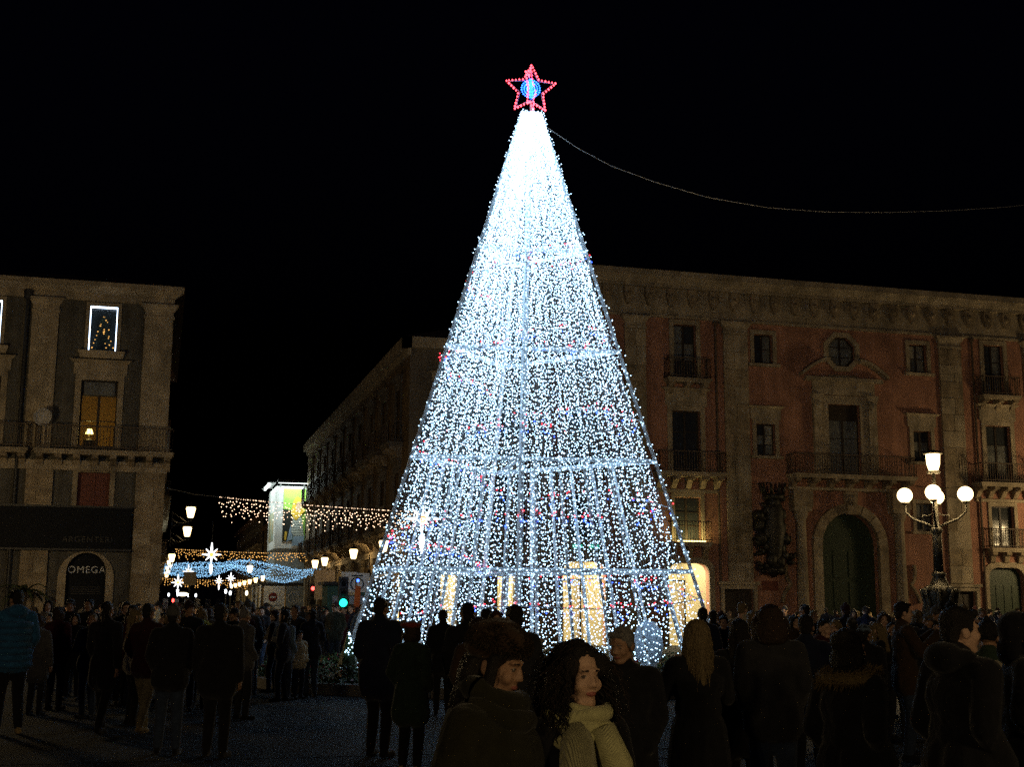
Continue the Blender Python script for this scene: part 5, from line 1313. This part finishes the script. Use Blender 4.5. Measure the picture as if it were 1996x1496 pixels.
person(966, 1228, 4.4, 122, 'person in big brown fur hat and dark olive coat walking right, nearest the viewer', arm='pocket', pose='walk', near=True, sex='f', hair='long', hairc='dark', hat='furhat', hatc='brown', top='olive', legs='black', coat=.6, bulk=1.25, wide=1.02, yaw=-10, nod=-14, skin=0,
       extra=multi(tufts('hat_fur', FUR, (0, -.015, .078), (.112, .119, .076), 5200, .013), scarf(FAB['olive'], .10, 1.475, ((0, 0), (.03, -.04), (.0, .04)), .042, False)))
person(1214, 1221, 8.0, 196, 'grey-haired older man in dark overcoat with eyes lowered, just right of the curly woman', near=True, hair='grey', hairc='grey', top='black', coat=.55, bulk=1.18, wide=1.12, yaw=18, nod=-14, skin=0)
person(1360, 1208, 8.9, -8, 'woman seen from behind with long straight blond hair at the right edge of the tree', near=True, sex='f', hair='long', hairc='blonde', top='black', coat=.62, bulk=1.15, arm='phone',
       extra=locks('hair_strands', HR['blonde'], 260, .36, .088, .035, curl=.003, rad=.006, zs=(.0, .13), face_gap=.9))
person(1652, 1224, 7.2, 55, 'person in black coat with broad tan fur collar looking right', near=True, sex='f', hair='bob', hairc='dark', top='black', coat=.5, bulk=1.25, wide=1.05, yaw=20,
       extra=fur_ring('fur_collar', FURT, [(.17*math.cos(a), -.01+.125*math.sin(a), 1.475+.02*math.sin(a)) for a in np.linspace(0, 2*PI, 24)], .05, 1600, .045))
person(1868, 1179, 6.6, 70, 'man in hooded black jacket seen in profile facing right before the street lamp', near=True, hair='short', hairc='dark', top='black', coat=.74, hood=True, bulk=1.25, wide=1.12, yaw=12, skin=1,
       extra=lambda o, HT: worn(o, 'zip', (lambda q: q.tube([(.0, .165, .85), (0, .178, 1.1), (0, .172, 1.35), (0, .11, 1.5)], .006, 4))(MB()), M['silver']))
person(1986, 1196, 7.8, 100, 'person in dark hooded coat cut off by the right edge of the view', hair='short', hat='hood', hatc='black', top='black', coat=.6, bulk=1.25, wide=1.05)
person(1503, 1180, 9.8, 3, 'tall person from behind with big curly hair and dark jacket in front of the sculpture', pose='easy', arm='pocket', hair='curly', hairc='brown', top='charcoal', legs='jeans', bulk=1.2, wide=1.1)
person(1443, 1206, 10.6, 10, 'dark-haired woman from behind between the blond woman and the tall curly person', sex='f', hair='long', hairc='dark', top='black', coat=.6, bulk=1.15)
person(1478, 1207, 12.6, -20, 'short-haired person peeking out left of the tall curly person', hair='short', top='navy', bulk=1.15)
person(1572, 1196, 12.4, 15, 'dark figure from behind standing left of the great portal', hair='short', top='navy', pose='easy', bulk=1.2, arm='bag')
person(1684, 1214, 14.4, 30, 'person in pale flat cap below the portal door', hair='short', hat='cap', hatc='paleblue', top='black')
person(1662, 1200, 18.6, 0, 'person in grey cap farther off in front of the portal', hair='short', hat='cap', hatc='grey', top='charcoal')
person(1722, 1192, 21, 175, 'woman in yellowish coat facing the viewer right of the portal', sex='f', hair='long', hairc='brown', top='tan', skin=1)
person(1766, 1188, 21, 185, 'man facing the viewer below the portal column, left of the street lamp', hair='short', top='charcoal', skin=1)
def backpack(m):
    def fn(o, HT):
        p_ = MB(); p_.lathe((0, -.21, 1.02), [(.10, 0), (.17, .05), (.18, .25), (.15, .38), (.06, .44)], 12, 1, .6); worn(o, 'backpack', p_, m)
    return fn
person(1925, 1208, 9.6, 20, 'person in dark green jacket with a pale backpack beside the profile man', hair='beanie', hairc='dark', top='green', legs='jeans', bulk=1.2, extra=backpack(FAB['cream']))
person(1372, 1183, 20, 0, 'man from behind silhouetted at the right foot of the tree', hair='short', top='navy')
person(1392, 1188, 21.5, 5, 'second dark head right of the man at the tree foot', hair='short', top='black')
person(1408, 1193, 23, -10, 'person in violet-dark woolly hat right of the two men at the tree foot', hair='short', hat='beanie', hatc='maroon', top='black')
# --- middle group before the tree
person(744, 1167, 15.2, 24, 'tall man in long dark jacket silhouetted against the left edge of the tree', hair='crop', top='navy', legs='black', bulk=1.25, wide=1.15, coat=.66, pose='easy')
person(806, 1214, 13.8, 22, 'short woman in rust red beret and dark green coat beside the tall man', sex='f', hair='bob', hairc='brown', hat='beret', hatc='rust', top='green', legs='black', shoes='tan', coat=.58, bulk=1.2, wide=.95)
person(866, 1190, 21, 0, 'man in a small cap from behind in front of the tree centre left', hair='short', hat='cap', hatc='black', top='black', coat=.7)
person(914, 1176, 14.6, -12, 'dark-haired man with round head before the tree, left of centre', hair='short', top='black', bulk=1.15)
person(936, 1204, 12.4, 165, 'person with glasses looking over the shoulder of the fur-hooded figure', sex='f', hair='bob', hairc='brown', top='brown', extra=glasses, yaw=-20)
person(951, 1187, 16, 10, 'left one of two heads between the round-headed man and the man at centre', hair='short', top='charcoal')
person(969, 1191, 15.4, 170, 'right one of two heads between the round-headed man and the man at centre', sex='f', hair='bob', hairc='auburn', top='brown', skin=1)
person(1006, 1180, 12.2, -25, 'man from behind in charcoal jacket before the tree centre', hair='short', hairc='dark', top='charcoal', bulk=1.15, wide=1.1)
# --- left group
person(34, 1156, 17.6, -35, 'person in bright blue padded jacket and striped black track trousers at the left edge', pose='easy', hair='short', hairc='dark', hood=True, top='blue', legs='black', shoes='tan', bulk=1.2, wide=1.1, yaw=-10, extra=multi(stripes, quilt(FAB['blue'])))
person(212, 1178, 17.4, 8, 'slim figure in black coat walking away in front of the doorway pier', pose='walk', arm='swing', sex='f', hair='ponytail', top='black', coat=.62, wide=.95)
person(292, 1181, 17.6, 12, 'man in maroon jacket and khaki trousers walking away below the corner pier', pose='walk', hair='short', top='maroon', legs='khaki', shoes='tan', bulk=1.15)
person(341, 1186, 15.3, -4, 'person in grey knitted hat and dark jacket with blue jeans seen from behind', pose='easy', hair='short', hat='beanie', hatc='grey', top='black', legs='jeans', bulk=1.2, wide=1.05)
person(433, 1180, 15.1, 8, 'broad man in black coat from behind left of the street opening', pose='easy', arm='down', hair='short', top='black', bulk=1.25, wide=1.2, coat=.7)
person(268, 1190, 19, 60, 'woman with long blond hair beside the man in maroon', sex='f', hair='long', hairc='blonde', top='cream', skin=1)
person(396, 1190, 22, 10, 'person with yellow-green hood between the knitted hat and the broad man', sex='f', hair='bob', hairc='blonde', top='hiviz', hood=True)
person(248, 1178, 23, 150, 'pale-faced person left one of the couple beside the corner pier', hair='short', top='black', skin=1)
person(263, 1185, 22.5, 200, 'right one of the couple beside the corner pier', sex='f', hair='long', top='black', skin=1)
person(140, 1173, 25, 170, 'person facing the viewer in front of the arched sign panel, left one', hair='short', hat='cap', hatc='grey', top='black', legs='jeans', pose='walk', arm='swing')
person(176, 1172, 25, 190, 'person facing the viewer in front of the arched sign panel, right one', hair='short', top='black', legs='charcoal', pose='walk')
person(96, 1176, 27, 160, 'woman with pale scarf left of the arched sign panel', sex='f', hair='long', top='charcoal', skin=1, extra=scarf(FAB['cream'], .1, 1.46, ((0, 0), (.02, -.03)), .04, False))
person(560, 1196, 24, 30, 'woman in pale blue jacket in the crowd by the flower bed', sex='f', hair='long', hairc='brown', top='paleblue', legs='jeans')
person(588, 1215, 24.5, 140, 'child in white and blue jacket by the flower bed left of the tree', hair='short', top='cream', legs='navy', h=1.25, skin=1)
person(612, 1190, 25, -30, 'man with tan bag strap in the crowd left of the tree', hair='short', top='navy', arm='bag', legs='jeans')
person(480, 1190, 20, 40, 'person in grey jacket right behind the broad man in black', hair='beanie', hairc='grey', top='grey', legs='charcoal')
# --- the crowd farther off
rc = random.Random(11)
styles = [dict(pose='stand', arm='pocket', bulk=1.15, coat=.78), dict(pose='walk', arm='swing', bulk=1.12, coat=.8), dict(pose='easy', arm='pocket', bulk=1.22, coat=.6), dict(pose='stand', arm='onephone', bulk=1.12, coat=.78), dict(pose='stand', arm='down', bulk=1.18, coat=.62, hood=True), dict(pose='easy', arm='phone', bulk=1.15, coat=.74), dict(pose='walk', arm='bag', bulk=1.15, coat=.7), dict(pose='easy', arm='cross', bulk=1.2, coat=.78)]
hh = [('m', 'short', None), ('f', 'long', None), ('m', 'short', 'beanie'), ('f', 'bob', None), ('m', 'crop', None), ('f', 'ponytail', None), ('m', 'short', 'cap')]
tc_ = ['black', 'navy', 'charcoal', 'brown', 'olive', 'black', 'grey', 'wine', 'navy', 'black', 'cream']
def ordn(k): return ('%d' % k) + ('th' if 10 < k < 20 else {1: 'st', 2: 'nd', 3: 'rd'}.get(k % 10, 'th')) + ' from left'
def crowd(n, x0, x1, d0, d1, label, group, far):
    cn = [0]
    for k in range(n):
        x = x0+(x1-x0)*(k+rc.uniform(.1, .9))/n; D = rc.uniform(d0, d1); sx, hr, ht = rc.choice(hh)
        pos = plan(x, D)
        if pos[1] > V-1.5 and not (2.2 < pos[0] < 9.0): D = 50*.93; pos = plan(x, D)
        if (Vector((*pos, 0))-bc).length < BR+.5: continue
        tp = rc.choice(tc_); cn[0] += 1
        lab = '%s in %s %s, %s %s' % ({'beanie': 'woolly-hatted', 'cap': 'capped', None: 'bareheaded'}[ht] + (' woman' if sx == 'f' else ' man'), {'wine': 'wine red', 'cream': 'pale'}.get(tp, tp), 'jacket', ordn(cn[0]), label)
        person(x, 0, D, rc.choice([0, 10, -20, 170, 190, 90, -90, 150]), lab, h=rc.uniform(1.58, 1.82) if sx == 'm' else rc.uniform(1.52, 1.7), sex=sx, hair=hr, hat=ht, hatc=rc.choice(['black', 'grey', 'maroon']), hairc=rc.choice(['dark', 'dark', 'brown', 'blonde']), top=tp, legs=rc.choice(['black', 'jeans', 'charcoal', 'navy']), group=group, skin=rc.random() < .4, yaw=rc.choice([-35, -15, 0, 0, 20, 40]), nod=rc.choice([-12, 0, 8]), far=far, pos=pos, **rc.choice(styles))
crowd(66, 455, 735, 35, 60, 'in the far crowd by the street', 'crowd between the street and the tree', True)
crowd(22, 455, 580, 23, 34, 'in the nearer crowd by the bed', 'bystanders left of the flower bed', False)
crowd(34, 215, 440, 27, 80, 'below the light net', 'pedestrians at the street mouth', True)
crowd(15, 60, 470, 19, 27, 'in the loose crowd before the corner', 'people walking before the stone building', False)
crowd(12, 20, 210, 34, 50, 'far off before the jeweller', 'pedestrians by the jeweller shop', True)
crowd(30, 1400, 1990, 15, 36, 'in the crowd before the palazzo', 'bystanders before the palazzo', False)
crowd(26, 1390, 1990, 38, 53, 'far off along the palazzo wall', 'pedestrians along the palazzo', True)
flush_people()

for tx in texts: text_mesh(tx[0], tx[1], tx[2], tx[3], tx[4], tx[5], spacing=tx[6])
